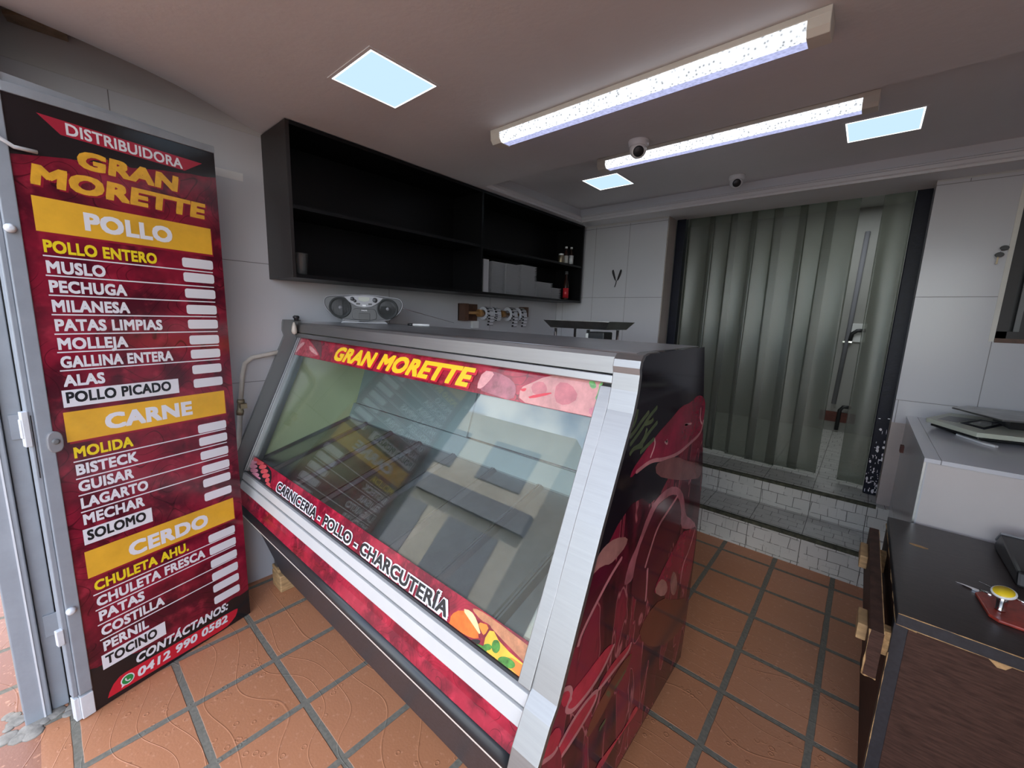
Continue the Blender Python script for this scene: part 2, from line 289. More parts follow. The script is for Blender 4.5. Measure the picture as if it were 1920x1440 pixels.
# ------------------------------------------------------------------ mesh helpers
class MB:
    def __init__(s): s.v = []; s.f = []; s.mi = []; s.sm = []; s.uv = {}
    def add(s, vs, fs, mi=0, sm=False):
        o = len(s.v); s.v += [Vector(v) for v in vs]
        for f in fs: s.f.append([i+o for i in f]); s.mi.append(mi); s.sm.append(sm)
        return s
    def box(s, x0, x1, y0, y1, z0, z1, mi=0, fn=None):
        vs = [(x, y, z) for z in (z0, z1) for y in (y0, y1) for x in (x0, x1)]
        if fn: vs = [fn(*v) for v in vs]
        return s.add(vs, [(0, 2, 3, 1), (4, 5, 7, 6), (0, 1, 5, 4), (2, 6, 7, 3), (0, 4, 6, 2), (1, 3, 7, 5)], mi)
    def prism(s, poly, axis, a, b, mi=0, fn=None, sm=False):
        """poly in the two other axes (order x,y,z without axis), from a to b along axis"""
        def P(p, c):
            q = list(p); q.insert(axis, c); return fn(*q) if fn else q
        n = len(poly); vs = [P(p, a) for p in poly]+[P(p, b) for p in poly]
        s.add(vs, [tuple(range(n-1, -1, -1)), tuple(range(n, 2*n))], mi)
        o = len(s.v)-2*n
        for i in range(n):
            j = (i+1) % n; s.f.append([o+i, o+j, o+n+j, o+n+i]); s.mi.append(mi); s.sm.append(sm)
        return s
    def tube(s, pts, r, seg=10, mi=0, cap=True, closed=False):
        pts = [Vector(p) for p in pts]; n = len(pts); rr = r if isinstance(r, (list, tuple)) else [r]*n
        o = len(s.v); prev = None
        for i, p in enumerate(pts):
            t = (pts[min(i+1, n-1)]-pts[max(i-1, 0)]).normalized()
            if prev is None:
                a = Vector((0, 0, 1)) if abs(t.z) < .9 else Vector((1, 0, 0)); u = t.cross(a).normalized()
            else: u = (prev-t*prev.dot(t)).normalized()
            prev = u; w_ = t.cross(u)
            for k in range(seg):
                th = 2*math.pi*k/seg; s.v.append(p+rr[i]*(math.cos(th)*u+math.sin(th)*w_))
        for i in range(n-1):
            for k in range(seg):
                k2 = (k+1) % seg; s.f.append([o+i*seg+k, o+i*seg+k2, o+(i+1)*seg+k2, o+(i+1)*seg+k]); s.mi.append(mi); s.sm.append(True)
        if cap:
            s.f.append([o+k for k in range(seg-1, -1, -1)]); s.mi.append(mi); s.sm.append(False)
            s.f.append([o+(n-1)*seg+k for k in range(seg)]); s.mi.append(mi); s.sm.append(False)
        return s
    def lathe(s, prof, c=(0, 0, 0), axis=(0, 0, 1), seg=24, mi=0):
        """prof: (radius, height) pairs"""
        ax = Vector(axis).normalized(); a = Vector((1, 0, 0)) if abs(ax.x) < .9 else Vector((0, 1, 0)); u = ax.cross(a).normalized(); w_ = ax.cross(u); c = Vector(c)
        o = len(s.v)
        for r, h in prof:
            for k in range(seg):
                th = 2*math.pi*k/seg; s.v.append(c+ax*h+r*(math.cos(th)*u+math.sin(th)*w_))
        for i in range(len(prof)-1):
            for k in range(seg):
                k2 = (k+1) % seg; s.f.append([o+i*seg+k, o+i*seg+k2, o+(i+1)*seg+k2, o+(i+1)*seg+k]); s.mi.append(mi); s.sm.append(True)
        if prof[0][0] > 1e-5: s.f.append([o+k for k in range(seg-1, -1, -1)]); s.mi.append(mi); s.sm.append(False)
        if prof[-1][0] > 1e-5: s.f.append([o+(len(prof)-1)*seg+k for k in range(seg)]); s.mi.append(mi); s.sm.append(False)
        return s
    def build(s, name, mats, parent=None, bevel=0., seg=2, local=False, recalc=True):
        me = bpy.data.meshes.new(name)
        off = Vector((0, 0, 0))
        if parent is not None and not local:
            p = parent
            while p is not None: off += p.location; p = p.parent
        me.from_pydata([tuple(v-off) for v in s.v], [], s.f)
        if not isinstance(mats, (list, tuple)): mats = [mats]
        for m in mats: me.materials.append(m)
        me.polygons.foreach_set('material_index', s.mi); me.polygons.foreach_set('use_smooth', s.sm)
        if recalc:
            b = bmesh.new(); b.from_mesh(me); bmesh.ops.recalc_face_normals(b, faces=b.faces); b.to_mesh(me); b.free()
        me.update()
        o = bpy.data.objects.new(name, me); COL.objects.link(o)
        if parent is not None: o.parent = parent
        if bevel:
            bm_ = o.modifiers.new('bevel', 'BEVEL'); bm_.width = bevel; bm_.segments = seg; bm_.limit_method = 'ANGLE'; bm_.angle_limit = R(40)
        return o
def tag(o, label=None, cat=None, group=None, kind=None):
    if label: o['label'] = label
    if cat: o['category'] = cat
    if group: o['group'] = group
    if kind: o['kind'] = kind
    return o
def thing(name, label, cat, loc=(0, 0, 0), rz=0., group=None, kind=None):
    o = bpy.data.objects.new(name, None); COL.objects.link(o); o.location = loc; o.rotation_euler = (0, 0, rz); o.empty_display_size = .05
    return tag(o, label, cat, group, kind)
def box(name, m, x0, x1, y0, y1, z0, z1, parent=None, bevel=0., local=False):
    return MB().box(x0, x1, y0, y1, z0, z1).build(name, m, parent, bevel, local=local)
def struct(o, label, cat): return tag(o, label, cat, kind='structure')
def copy_tree(o, parent=None):
    c = o.copy(); COL.objects.link(c)
    if parent is not None: c.parent = parent
    for ch in list(o.children): copy_tree(ch, c)
    return c
def text_mesh(body, height, width=None, bold=.0, shear=0., depth=.0004, space=1.0):
    """vertices in the XZ plane facing -Y, baseline at z=0, left at x=0; strokes are thickened by `bold` on every side"""
    cu = bpy.data.curves.new('t', 'FONT'); cu.body = body; cu.size = 1; cu.shear = shear; cu.space_character = space+bold*1.3; cu.resolution_u = 3
    ob = bpy.data.objects.new('t', cu); COL.objects.link(ob)
    bpy.context.view_layer.update(); dg = bpy.context.evaluated_depsgraph_get()
    me = bpy.data.meshes.new_from_object(ob.evaluated_get(dg))
    bpy.data.objects.remove(ob); bpy.data.curves.remove(cu)
    xs = [v.co.x for v in me.vertices]; x0 = min(xs)-bold; wd = max(xs)-min(xs)+2*bold; h0 = -bold; hc = .682+2*bold; sy = height/hc; sx = width/wd if width else sy
    vs = []; fs = []; n = len(me.vertices); k = 0
    dirs = [(0, 0)]+([(a, b) for a in (-1, 0, 1) for b in (-1, 0, 1) if a or b] if bold else [])
    for a, b in dirs:
        vs += [((v.co.x+a*bold-x0)*sx, -depth-k*.000004, (v.co.y+b*bold-h0)*sy) for v in me.vertices]
        fs += [[i+k*n for i in p.vertices] for p in me.polygons]; k += 1
    bpy.data.meshes.remove(me)
    return vs, fs
def lettering(body, height, width, m, parent, place, bold=.02, shear=0., depth=.0004, name='lettering'):
    """place(x, y, z) maps the flat lettering into the parent's own space"""
    vs, fs = text_mesh(body, height, width, bold, shear, depth)
    mb = MB(); mb.add([place(*v) for v in vs], fs); return mb.build(name, m, parent, local=True, recalc=False)
PANEL_ART=[('bone', [(0.926, 1.022), (1.009, 0.991), (0.998, 0.967), (0.944, 0.957), (0.911, 0.955), (0.853, 0.97), (0.812, 0.97), (0.835, 1.01), (0.869, 1.023)]), ('dark', [(0.812, 0.97), (0.864, 0.974), (0.932, 0.945), (0.942, 0.923), (0.9, 0.9), (0.843, 0.867), (0.772, 0.806), (0.75, 0.814), (0.738, 0.778), (0.783, 0.895)]), ('pinkline', [(0.981, 0.943), (0.916, 0.918), (0.842, 0.874), (0.78, 0.83), (0.769, 0.805)]), ('pink', [(1.098, 0.935), (1.104, 0.883), (1.069, 0.831), (1.014, 0.837), (1.01, 0.857), (1.038, 0.913)]), ('meat', [(1.505, 1.329), (1.584, 1.311), (1.616, 1.275), (1.612, 1.215), (1.598, 1.166), (1.493, 1.156), (1.358, 1.146), (1.225, 1.161), (1.116, 1.185), (1.047, 1.179), (0.984, 1.164), (0.999, 1.189), (1.053, 1.213), (1.139, 1.251), (1.271, 1.288), (1.339, 1.311), (1.443, 1.311)]), ('pinkline', [(1.611, 1.22), (1.596, 1.17), (1.47, 1.157), (1.358, 1.146), (1.226, 1.159), (1.124, 1.183), (1.021, 1.174)]), ('tan', [(1.226, 1.157), (1.339, 1.143), (1.468, 1.092), (1.643, 1.039), (1.666, 0.973), (1.492, 1.015), (1.333, 1.062), (1.177, 1.12), (1.16, 1.161)]), ('vein', [(1.236, 1.222), (1.249, 1.202), (1.219, 1.219)]), ('vein', [(1.423, 1.237), (1.381, 1.24), (1.469, 1.231)]), ('vein', [(1.133, 1.247), (1.145, 1.225), (1.115, 1.192)]), ('vein', [(1.559, 1.275), (1.564, 1.228), (1.596, 1.206)]), ('leaf', [(0.967, 1.262), (1.031, 1.291), (1.079, 1.32), (1.134, 1.34)]), ('leaf', [(0.962, 1.285), (0.997, 1.297), (1.026, 1.315), (1.076, 1.335)]), ('leaf', [(0.965, 1.304), (0.992, 1.323), (0.999, 1.353)]), ('leaf', [(1.007, 1.247), (1.033, 1.249), (1.063, 1.267), (1.072, 1.289)]), ('leaf', [(1.037, 1.226), (1.084, 1.236), (1.133, 1.247)]), ('leaf', [(0.971, 1.236), (0.993, 1.25), (1.054, 1.242)]), ('leaf', [(1.046, 1.25), (1.096, 1.278), (1.145, 1.294)]), ('leaf', [(1.055, 1.304), (1.098, 1.302), (1.111, 1.309)]), ('pink', [(1.304, 1.047), (1.4, 1.017), (1.472, 0.959), (1.505, 0.875), (1.609, 0.815), (1.677, 0.76), (1.569, 0.791), (1.466, 0.837), (1.458, 0.913), (1.395, 0.99), (1.326, 1.012), (1.254, 1.017), (1.2, 1.013), (1.139, 0.966), (1.084, 0.912), (1.063, 0.832), (1.042, 0.847), (1.032, 0.902), (1.086, 0.945), (1.139, 1.013), (1.193, 1.042)]), ('dark', [(1.326, 1.01), (1.254, 1.015), (1.201, 1.011), (1.14, 0.964), (1.084, 0.91), (1.063, 0.83), (1.064, 0.775), (1.188, 0.689), (1.279, 0.722), (1.406, 0.807), (1.474, 0.834), (1.444, 0.938), (1.381, 0.992)]), ('pinkline', [(1.403, 0.985), (1.315, 0.959), (1.229, 0.935), (1.18, 0.869), (1.154, 0.827)]), ('pinkline', [(1.176, 0.816), (1.184, 0.757), (1.187, 0.694)]), ('meat', [(1.415, 0.775), (1.487, 0.813), (1.64, 0.768), (1.696, 0.729), (1.684, 0.584), (1.653, 0.52), (1.588, 0.524), (1.545, 0.564), (1.507, 0.646), (1.39, 0.671), (1.316, 0.668), (1.255, 0.681), (1.279, 0.722)]), ('pinkline', [(1.662, 0.754), (1.618, 0.685), (1.549, 0.654), (1.543, 0.571)]), ('bone', [(1.426, 0.685), (1.477, 0.649), (1.512, 0.576), (1.476, 0.55), (1.418, 0.614)]), ('bone', [(1.305, 0.714), (1.362, 0.68), (1.403, 0.622), (1.353, 0.617), (1.252, 0.692)]), ('brown', [(1.338, 0.625), (1.2, 0.634), (1.147, 0.589), (1.281, 0.461), (1.488, 0.347), (1.683, 0.317), (1.679, 0.439), (1.48, 0.536)]), ('brown', [(1.12, 0.559), (1.089, 0.524), (1.031, 0.51), (0.889, 0.467), (0.841, 0.478), (0.863, 0.52), (0.928, 0.547), (1.044, 0.571)]), ('leaf', [(1.077, 0.523), (1.031, 0.513), (1.002, 0.514)]), ('leaf', [(0.95, 0.539), (0.968, 0.522), (0.97, 0.509)]), ('leaf', [(0.959, 0.44), (0.938, 0.44), (0.923, 0.438)]), ('slab', [(0.936, 0.699), (0.976, 0.679), (0.915, 0.639), (0.855, 0.626), (0.793, 0.627), (0.76, 0.633), (0.734, 0.654), (0.733, 0.67), (0.755, 0.677), (0.758, 0.693), (0.798, 0.692), (0.869, 0.697)]), ('pinkline', [(0.976, 0.679), (0.915, 0.639), (0.855, 0.626), (0.793, 0.627), (0.76, 0.633), (0.734, 0.654), (0.733, 0.67), (0.755, 0.677)]), ('slab', [(1.099, 0.604), (1.085, 0.58), (0.991, 0.585), (0.922, 0.586), (0.892, 0.592), (0.914, 0.609), (0.986, 0.618), (1.056, 0.609)]), ('pinkline', [(1.099, 0.604), (1.085, 0.58), (0.991, 0.585), (0.922, 0.586), (0.892, 0.592)]), ('slab', [(0.892, 0.595), (0.886, 0.563), (0.816, 0.545), (0.758, 0.537), (0.723, 0.536), (0.717, 0.556), (0.708, 0.577), (0.767, 0.602), (0.839, 0.606)]), ('pinkline', [(0.723, 0.536), (0.758, 0.537), (0.816, 0.545), (0.886, 0.563), (0.892, 0.595), (0.839, 0.606), (0.767, 0.602), (0.708, 0.577)]), ('slab', [(0.744, 0.713), (0.754, 0.688), (0.737, 0.67), (0.713, 0.682), (0.702, 0.724), (0.72, 0.724)]), ('pinkline', [(0.709, 0.723), (0.72, 0.727), (0.744, 0.713), (0.754, 0.688), (0.737, 0.67)]), ('slab', [(0.666, 0.644), (0.698, 0.645), (0.72, 0.607), (0.704, 0.581), (0.686, 0.575), (0.64, 0.6), (0.632, 0.616), (0.647, 0.638)]), ('pinkline', [(0.64, 0.597), (0.686, 0.575), (0.704, 0.581)]), ('slab', [(1.181, 0.308), (1.217, 0.273), (1.189, 0.267), (1.081, 0.284), (1.01, 0.282), (0.956, 0.276), (0.908, 0.322), (1.019, 0.3), (1.113, 0.283)])]
HEADER_ART=[('meatA', [(-2.49, 1.408), (-2.393, 1.414), (-2.332, 1.401), (-2.242, 1.374), (-2.18, 1.354), (-2.152, 1.333), (-2.201, 1.328), (-2.254, 1.315), (-2.378, 1.312), (-2.448, 1.31), (-2.485, 1.338)]), ('fatA', [(-2.408, 1.387), (-2.358, 1.386), (-2.408, 1.344), (-2.43, 1.325), (-2.457, 1.331)]), ('fatA', [(-2.311, 1.377), (-2.232, 1.362), (-2.163, 1.336), (-2.188, 1.334), (-2.277, 1.35)]), ('white', [(-2.212, 1.396), (-2.19, 1.392), (-2.19, 1.382), (-2.21, 1.388)]), ('white', [(-2.173, 1.367), (-2.157, 1.364), (-2.159, 1.356)]), ('dim', [(-2.329, 1.407), (-2.245, 1.408), (-2.178, 1.403), (-2.109, 1.313), (-2.144, 1.334), (-2.242, 1.374)]), ('steak', [(-0.982, 1.39), (-0.912, 1.391), (-0.841, 1.374), (-0.816, 1.35), (-0.817, 1.315), (-0.893, 1.319), (-0.983, 1.327)]), ('fatA', [(-0.982, 1.39), (-0.925, 1.39), (-0.938, 1.361), (-0.964, 1.33), (-0.989, 1.331)]), ('chicken', [(-0.804, 1.356), (-0.771, 1.374), (-0.721, 1.402), (-0.662, 1.413), (-0.594, 1.413), (-0.541, 1.406), (-0.5, 1.406), (-0.495, 1.315), (-0.548, 1.317), (-0.622, 1.314), (-0.693, 1.314), (-0.794, 1.318)]), ('chick2', [(-0.769, 1.37), (-0.732, 1.388), (-0.703, 1.37), (-0.706, 1.349), (-0.747, 1.343)]), ('chick2', [(-0.679, 1.39), (-0.63, 1.393), (-0.589, 1.358), (-0.627, 1.329), (-0.67, 1.338)]), ('red', [(-0.767, 1.336), (-0.689, 1.36), (-0.682, 1.355), (-0.753, 1.33)]), ('red', [(-0.808, 1.351), (-0.777, 1.36), (-0.783, 1.346)]), ('green', [(-0.577, 1.405), (-0.56, 1.41), (-0.545, 1.392), (-0.561, 1.386)]), ('green', [(-0.542, 1.408), (-0.511, 1.408), (-0.51, 1.363), (-0.543, 1.358), (-0.538, 1.382)]), ('pinkdk', [(-0.551, 1.341), (-0.5, 1.346), (-0.495, 1.317), (-0.548, 1.319)])]
LOWER_ART=[('blk', [(-2.49, 0.758), (-2.241, 0.778), (-2.153, 0.758), (-2.127, 0.688), (-2.325, 0.676), (-2.452, 0.699)]), ('sausp', [(-2.466, 0.747), (-2.425, 0.76), (-2.376, 0.766), (-2.36, 0.758), (-2.404, 0.742), (-2.448, 0.734)]), ('sausp', [(-2.444, 0.731), (-2.403, 0.744), (-2.355, 0.75), (-2.339, 0.742), (-2.382, 0.727), (-2.425, 0.719)]), ('sausp', [(-2.416, 0.717), (-2.376, 0.73), (-2.328, 0.736), (-2.313, 0.728), (-2.356, 0.713), (-2.398, 0.705)]), ('sausp', [(-2.384, 0.704), (-2.344, 0.717), (-2.298, 0.723), (-2.282, 0.715), (-2.324, 0.7), (-2.366, 0.692)]), ('sausp', [(-2.351, 0.693), (-2.313, 0.707), (-2.267, 0.713), (-2.252, 0.705), (-2.293, 0.69), (-2.334, 0.682)]), ('sausp', [(-2.312, 0.684), (-2.274, 0.697), (-2.229, 0.704), (-2.214, 0.696), (-2.255, 0.681), (-2.295, 0.673)]), ('sausp', [(-2.272, 0.678), (-2.235, 0.691), (-2.192, 0.697), (-2.177, 0.69), (-2.217, 0.675), (-2.256, 0.666)]), ('sausr', [(-2.431, 0.766), (-2.396, 0.784), (-2.348, 0.79), (-2.334, 0.78), (-2.373, 0.764), (-2.412, 0.756)]), ('sausr', [(-2.375, 0.761), (-2.342, 0.779), (-2.295, 0.784), (-2.281, 0.775), (-2.319, 0.759), (-2.357, 0.751)]), ('sausr', [(-2.332, 0.751), (-2.299, 0.769), (-2.253, 0.774), (-2.24, 0.765), (-2.277, 0.749), (-2.314, 0.741)]), ('sausr', [(-2.294, 0.739), (-2.262, 0.756), (-2.217, 0.762), (-2.204, 0.753), (-2.24, 0.737), (-2.276, 0.729)]), ('sausr', [(-2.257, 0.727), (-2.225, 0.744), (-2.182, 0.75), (-2.169, 0.741), (-2.204, 0.725), (-2.24, 0.717)]), ('sausr', [(-2.207, 0.718), (-2.192, 0.732), (-2.165, 0.734), (-2.153, 0.724), (-2.172, 0.713), (-2.193, 0.709)]), ('sausr', [(-2.184, 0.704), (-2.169, 0.717), (-2.142, 0.719), (-2.13, 0.71), (-2.148, 0.699), (-2.169, 0.694)]), ('sausr', [(-2.158, 0.693), (-2.143, 0.706), (-2.117, 0.708), (-2.105, 0.699), (-2.124, 0.688), (-2.144, 0.683)]), ('orange', [(-0.801, 0.724), (-0.772, 0.75), (-0.733, 0.753), (-0.679, 0.721), (-0.706, 0.707), (-0.752, 0.702), (-0.773, 0.697), (-0.806, 0.687), (-0.796, 0.706)]), ('pale', [(-0.769, 0.753), (-0.737, 0.762), (-0.707, 0.751), (-0.677, 0.723), (-0.72, 0.737)]), ('brown', [(-0.739, 0.767), (-0.712, 0.775), (-0.654, 0.776), (-0.493, 0.768), (-0.495, 0.729), (-0.653, 0.754), (-0.663, 0.76), (-0.695, 0.756)]), ('orange2', [(-0.705, 0.749), (-0.662, 0.758), (-0.67, 0.73), (-0.682, 0.733)]), ('yellow', [(-0.669, 0.718), (-0.655, 0.758), (-0.613, 0.736), (-0.495, 0.729), (-0.494, 0.68), (-0.54, 0.687), (-0.59, 0.684), (-0.647, 0.697)]), ('orange2', [(-0.597, 0.726), (-0.495, 0.729), (-0.494, 0.692), (-0.561, 0.702)]), ('pale', [(-0.684, 0.679), (-0.646, 0.695), (-0.589, 0.683), (-0.556, 0.692), (-0.496, 0.677), (-0.571, 0.675)]), ('white', [(-0.726, 0.694), (-0.709, 0.704), (-0.702, 0.689), (-0.72, 0.682)]), ('blk', [(-0.709, 0.704), (-0.677, 0.718), (-0.679, 0.705), (-0.702, 0.69)]), ('leaf', [(-0.648, 0.704), (-0.652, 0.699), (-0.662, 0.693), (-0.675, 0.689), (-0.688, 0.687), (-0.698, 0.688), (-0.701, 0.692), (-0.697, 0.698), (-0.687, 0.703), (-0.673, 0.708), (-0.66, 0.709), (-0.651, 0.708)]), ('leaf', [(-0.613, 0.732), (-0.612, 0.725), (-0.615, 0.718), (-0.62, 0.713), (-0.628, 0.712), (-0.634, 0.714), (-0.639, 0.72), (-0.64, 0.727), (-0.638, 0.735), (-0.632, 0.739), (-0.625, 0.741), (-0.618, 0.738)]), ('leaf', [(-0.607, 0.695), (-0.604, 0.687), (-0.605, 0.679), (-0.609, 0.674), (-0.616, 0.673), (-0.623, 0.676), (-0.629, 0.682), (-0.632, 0.69), (-0.631, 0.698), (-0.627, 0.703), (-0.62, 0.704), (-0.613, 0.701)]), ('leaf', [(-0.556, 0.715), (-0.561, 0.709), (-0.572, 0.703), (-0.585, 0.699), (-0.599, 0.698), (-0.608, 0.701), (-0.61, 0.706), (-0.605, 0.713), (-0.594, 0.719), (-0.58, 0.723), (-0.567, 0.723), (-0.559, 0.721)]), ('leaf', [(-0.637, 0.718), (-0.638, 0.714), (-0.642, 0.71), (-0.649, 0.706), (-0.656, 0.705), (-0.662, 0.706), (-0.664, 0.709), (-0.663, 0.713), (-0.658, 0.717), (-0.651, 0.721), (-0.644, 0.722), (-0.639, 0.721)])]
# ------------------------------------------------------------------ setting
XA, YB, ZC, ZR = -2.52, 3.62, 2.47, 2.59
# floor: shop and pavement before it
struct(MB().box(-6, 4, -2.6, -.145, -.12, 0).build('pavement', MT['pave']), 'weathered red tiled pavement before the entrance', 'pavement')
struct(MB().box(-2.9, 2.1, -.145, 3.3, -.12, 0).build('floor', MT['floor']), 'terracotta tiled floor with wide grey grout', 'floor')
struct(MB().box(-40, 40, -40, -2.6, -.2, -.06).build('ground', MT['street']), 'street paving outside the shop', 'ground')
# left wall
struct(MB().box(XA-.2, XA, -.02, YB+.2, 0, 2.95).build('wall_left', MT['tileA']), 'left wall of large white tiles', 'wall')
# back wall with its doorway
mb = MB(); mb.box(XA-.2, -1.41, YB, YB+.17, 0, 2.95, 0); mb.box(.195, 1.9, YB, YB+.17, .98, 1.53, 1); mb.box(.195, .535, YB, YB+.17, 1.53, 2.95, 1)
mb.box(1.3, 1.9, YB, YB+.17, 1.53, 2.95, 1); mb.box(.535, 1.3, YB, YB+.17, 2.40, 2.95, 1); mb.box(.195, 1.9, YB+.008, YB+.17, 0, .98, 2); mb.box(-1.41, .195, YB, YB+.17, 2.49, 2.95, 3)
struct(mb.build('wall_back', [MT['tileB'], MT['tileBr'], MT['plaster'], MT['ceil']]), 'back wall of white tiles around the curtained doorway', 'wall')
mb = MB(); mb.box(-1.46, -1.405, YB+.005, 3.80, 0, 2.6, 0); mb.box(.205, .26, YB+.17, 3.86, 0, 2.6, 0)
struct(mb.build('trim_reveal', MT['plaster']), 'plastered reveal of the back doorway', 'trim')
struct(box('wall_right', MT['tileBr'], 1.75, 1.95, -.2, 3.8, 0, 2.95), 'right wall of the shop', 'wall')
mb = MB(); mb.box(-3.3, -2.275, -.19, -.02, 0, 3.2); mb.box(.95, 4, -.19, -.02, 0, 3.2); mb.box(-2.275, .95, -.19, -.02, 2.75, 3.2)
struct(mb.build('wall_front', MT['facade']), 'shop front wall around the entrance', 'wall')
# ceiling: low part curving up by the entrance, tray behind it
mb = MB(); nx, ny = 40, 30; X0, X1, Y0, Y1 = XA-.1, 1.8, -.19, 2.15
def cz(x, y): return ZC + max(0, .86-y)*.30*math.exp(-max(0, x-XA)/.16)*(1 if y < .86 else 0)
vs = []
for j in range(ny+1):
    for i in range(nx+1):
        x = X0+(X1-X0)*(i/nx)**1.8; y = Y0+(Y1-Y0)*j/ny; vs.append((x, y, cz(x, y)))
mb.add(vs, [(j*(nx+1)+i, j*(nx+1)+i+1, (j+1)*(nx+1)+i+1, (j+1)*(nx+1)+i) for j in range(ny) for i in range(nx)], sm=True)
mb.box(X0, X1, 2.135, 2.15, ZC+.0005, 2.95); mb.box(X0, -2.185, 2.15, YB+.2, ZC, 2.95); mb.box(-2.185, X1, 3.455, YB+.2, ZC, 2.95); mb.box(-2.185, X1, 2.15, 3.455, ZR, 2.95)
mb.box(X0, X1, -.19, 2.15, 2.80, 2.95)
struct(mb.build('ceiling', MT['ceil'], recalc=False), 'pale painted ceiling with a raised tray at the back', 'ceiling')
mb = MB(); pl = [(-2.50, .04), (-2.45, .03), (-2.41, .075), (-2.43, .12), (-2.425, .17), (-2.44, .185), (-2.49, .19)]
mb.prism(pl, 2, 2.585, 2.60); o = struct(mb.build('trim_peel', MT['bareplaster']), 'bare plaster where ceiling paint has peeled', 'trim')
o.location.z = -.012
# stepped moulding round the tray
prof = [(0, 0), (.030, 0), (.030, .014), (.040, .020), (.040, .040), (.026, .048), (.026, .056), (.012, .062), (0, .066)]
mb = MB()
mb.prism([(3.457-a, ZC+b) for a, b in prof], 0, -2.15, 1.7); mb.prism([(-2.187+a, ZC+b) for a, b in prof], 1, 2.15, 3.43)
# prism axis 1 expects (x, z)
struct(mb.build('trim_moulding', MT['mould']), 'white stepped moulding round the ceiling tray', 'moulding')
# steps up to the doorway
mb = MB(); mb.box(-1.6, .19, 3.17, 3.58, 0, .212, 0); mb.box(-2.3, .9, 3.565, 6.0, 0, .405, 0)
mb.box(-1.6, .19, 3.163, 3.19, .192, .216, 1); mb.box(-1.41, .195, 3.558, 3.585, .388, .409, 1)
struct(mb.build('steps', [MT['steps'], mat('worn step edge', (.055, .055, .035), .85, var=.7, vscale=25, bump=.5)]), 'two white mosaic tiled steps with worn dark edges', 'steps')
# corridor behind
mb = MB(); mb.box(-2.3, -2.2, 3.8, 6, .4, 2.9); mb.box(.75, .85, 3.8, 6, .4, 2.9); mb.box(-2.3, .9, 5.9, 6.0, .4, 2.9); mb.box(-2.3, .9, 3.79, 6.0, 2.85, 2.95)
struct(mb.build('wall_corridor', MT['passage']), 'pale walls of the passage behind the strip curtain', 'wall')
la = bpy.data.lights.new('passage_fill_light', 'AREA'); la.size = .7; la.energy = 3.2; la.color = (.9, .97, 1); lo = bpy.data.objects.new('passage_fill_light', la); COL.objects.link(lo); lo.location = (-.2, 5.0, 2.83)   # added fill light to brighten the passage, its source is unseen
# navy door frame
d = thing('door_1', 'chipped navy metal frame of the back doorway', 'door frame', (-.6, 3.85, .405), kind='structure')
box('post', MT['navy'], -1.40, -1.325, 3.80, 3.87, .405, 2.6, d, .004); o = box('post', MT['navy'], .122, .206, 3.80, 3.87, .405, 2.6, d, .004)
box('lintel', MT['navy'], -1.325, .122, 3.81, 3.87, 2.56, 2.62, d)
mb = MB(); rnd = random.Random(3)
for i in range(70):
    z = .41+abs(rnd.gauss(0, .24)); x = .125+rnd.random()*.075; a = .002+rnd.random()**2*.011; b = .003+rnd.random()**2*.022
    if z > 1.9: continue
    pts = [(x+a*math.cos(t*1.05)*rnd.uniform(.5, 1), z+b*math.sin(t*1.05)*rnd.uniform(.5, 1)) for t in range(6)]
    mb.prism(pts, 1, 3.7985, 3.8002)
mb.build('paint_chip', MT['inkwhite'], d)
# window at the right with its grille
wd = thing('window_1', 'dark barred window in the right part of the back wall', 'window', (.9, YB, 1.53), kind='structure')
mb = MB(); mb.box(.535, .556, YB-.004, YB+.16, 1.53, 2.40); mb.box(.556, 1.3, YB-.004, YB+.16, 2.34, 2.40); mb.box(1.25, 1.3, YB-.004, YB+.16, 1.53, 2.34)
mb.build('window_frame', MT['plastic'], wd)
box('window_sill', MT['woodbrown'], .558, 1.25, YB-.004, YB+.16, 1.525, 1.55, wd)
box('pane', MT['dark'], .556, 1.25, YB+.13, YB+.14, 1.53, 2.34, wd)
mb = MB(); mb.box(.558, .60, YB+.01, YB+.05, 1.55, 2.34); mb.box(.558, 1.25, YB+.01, YB+.05, 1.55, 1.59)
mb.build('inner_frame', MT['browndark'], wd)
for i in range(9): box('grille_bar', MT['midgrey'], .63+i*.072, .652+i*.072, YB+.06, YB+.075, 1.59, 2.34, wd)
# street front opposite, seen only mirrored in the glass
mb = MB(); mb.box(-34, -7.2, -13, -10, -.1, 7.2, 0); mb.box(-34, -7.2, -9.99, -9.7, 3.2, 3.9, 1)
for i in range(7): mb.box(-32+i*3.6, -29.8+i*3.6, -10, -9.96, 4.5, 6.2, 1); mb.box(-32+i*3.6, -29.6+i*3.6, -10, -9.96, .0, 2.8, 1)
struct(mb.build('building', [MT['facade'], MT['facade2']]), 'beige building across the street', 'building')
# entrance gate post
g = thing('door_frame', 'grey painted steel jamb of the shop entrance', 'door frame', (-2.23, -.13, 0), kind='structure')
box('post', MT['grey'], -2.272, -2.19, -.182, -.115, 0, 2.6, g, .004); box('stop_plate', MT['grey'], -2.27, -2.212, -.114, -.068, 0, 2.6, g, .003)
box('gap_shade', MT['dark'], -2.30, -2.225, -.068, -.032, 0, 2.3, g); box('weld_bead', MT['greyl'], -2.1905, -2.187, -.135, -.130, 0, 2.6, g)  # black box behind the hinge gap stands in for its deep shade
for z in (1.14, .36): box('hinge_plate', MT['grey'], -2.212, -2.205, -.10, -.062, z-.045, z+.045, g, .002)
mb = MB()
for i in range(26):
    x = -2.31+random.random()*.2; y = -.24+random.random()*.24; r = .014+random.random()*.026
    mb.lathe([(r, 0), (r*.8, .003), (r*.2, .0045)], (x, y, 0), seg=9)
struct(mb.build('trim_mortar', mat('mortar patch', (.30, .27, .23), .95, var=.3, vscale=30, bump=.5)), 'rough mortar at the foot of the entrance jamb', 'trim')
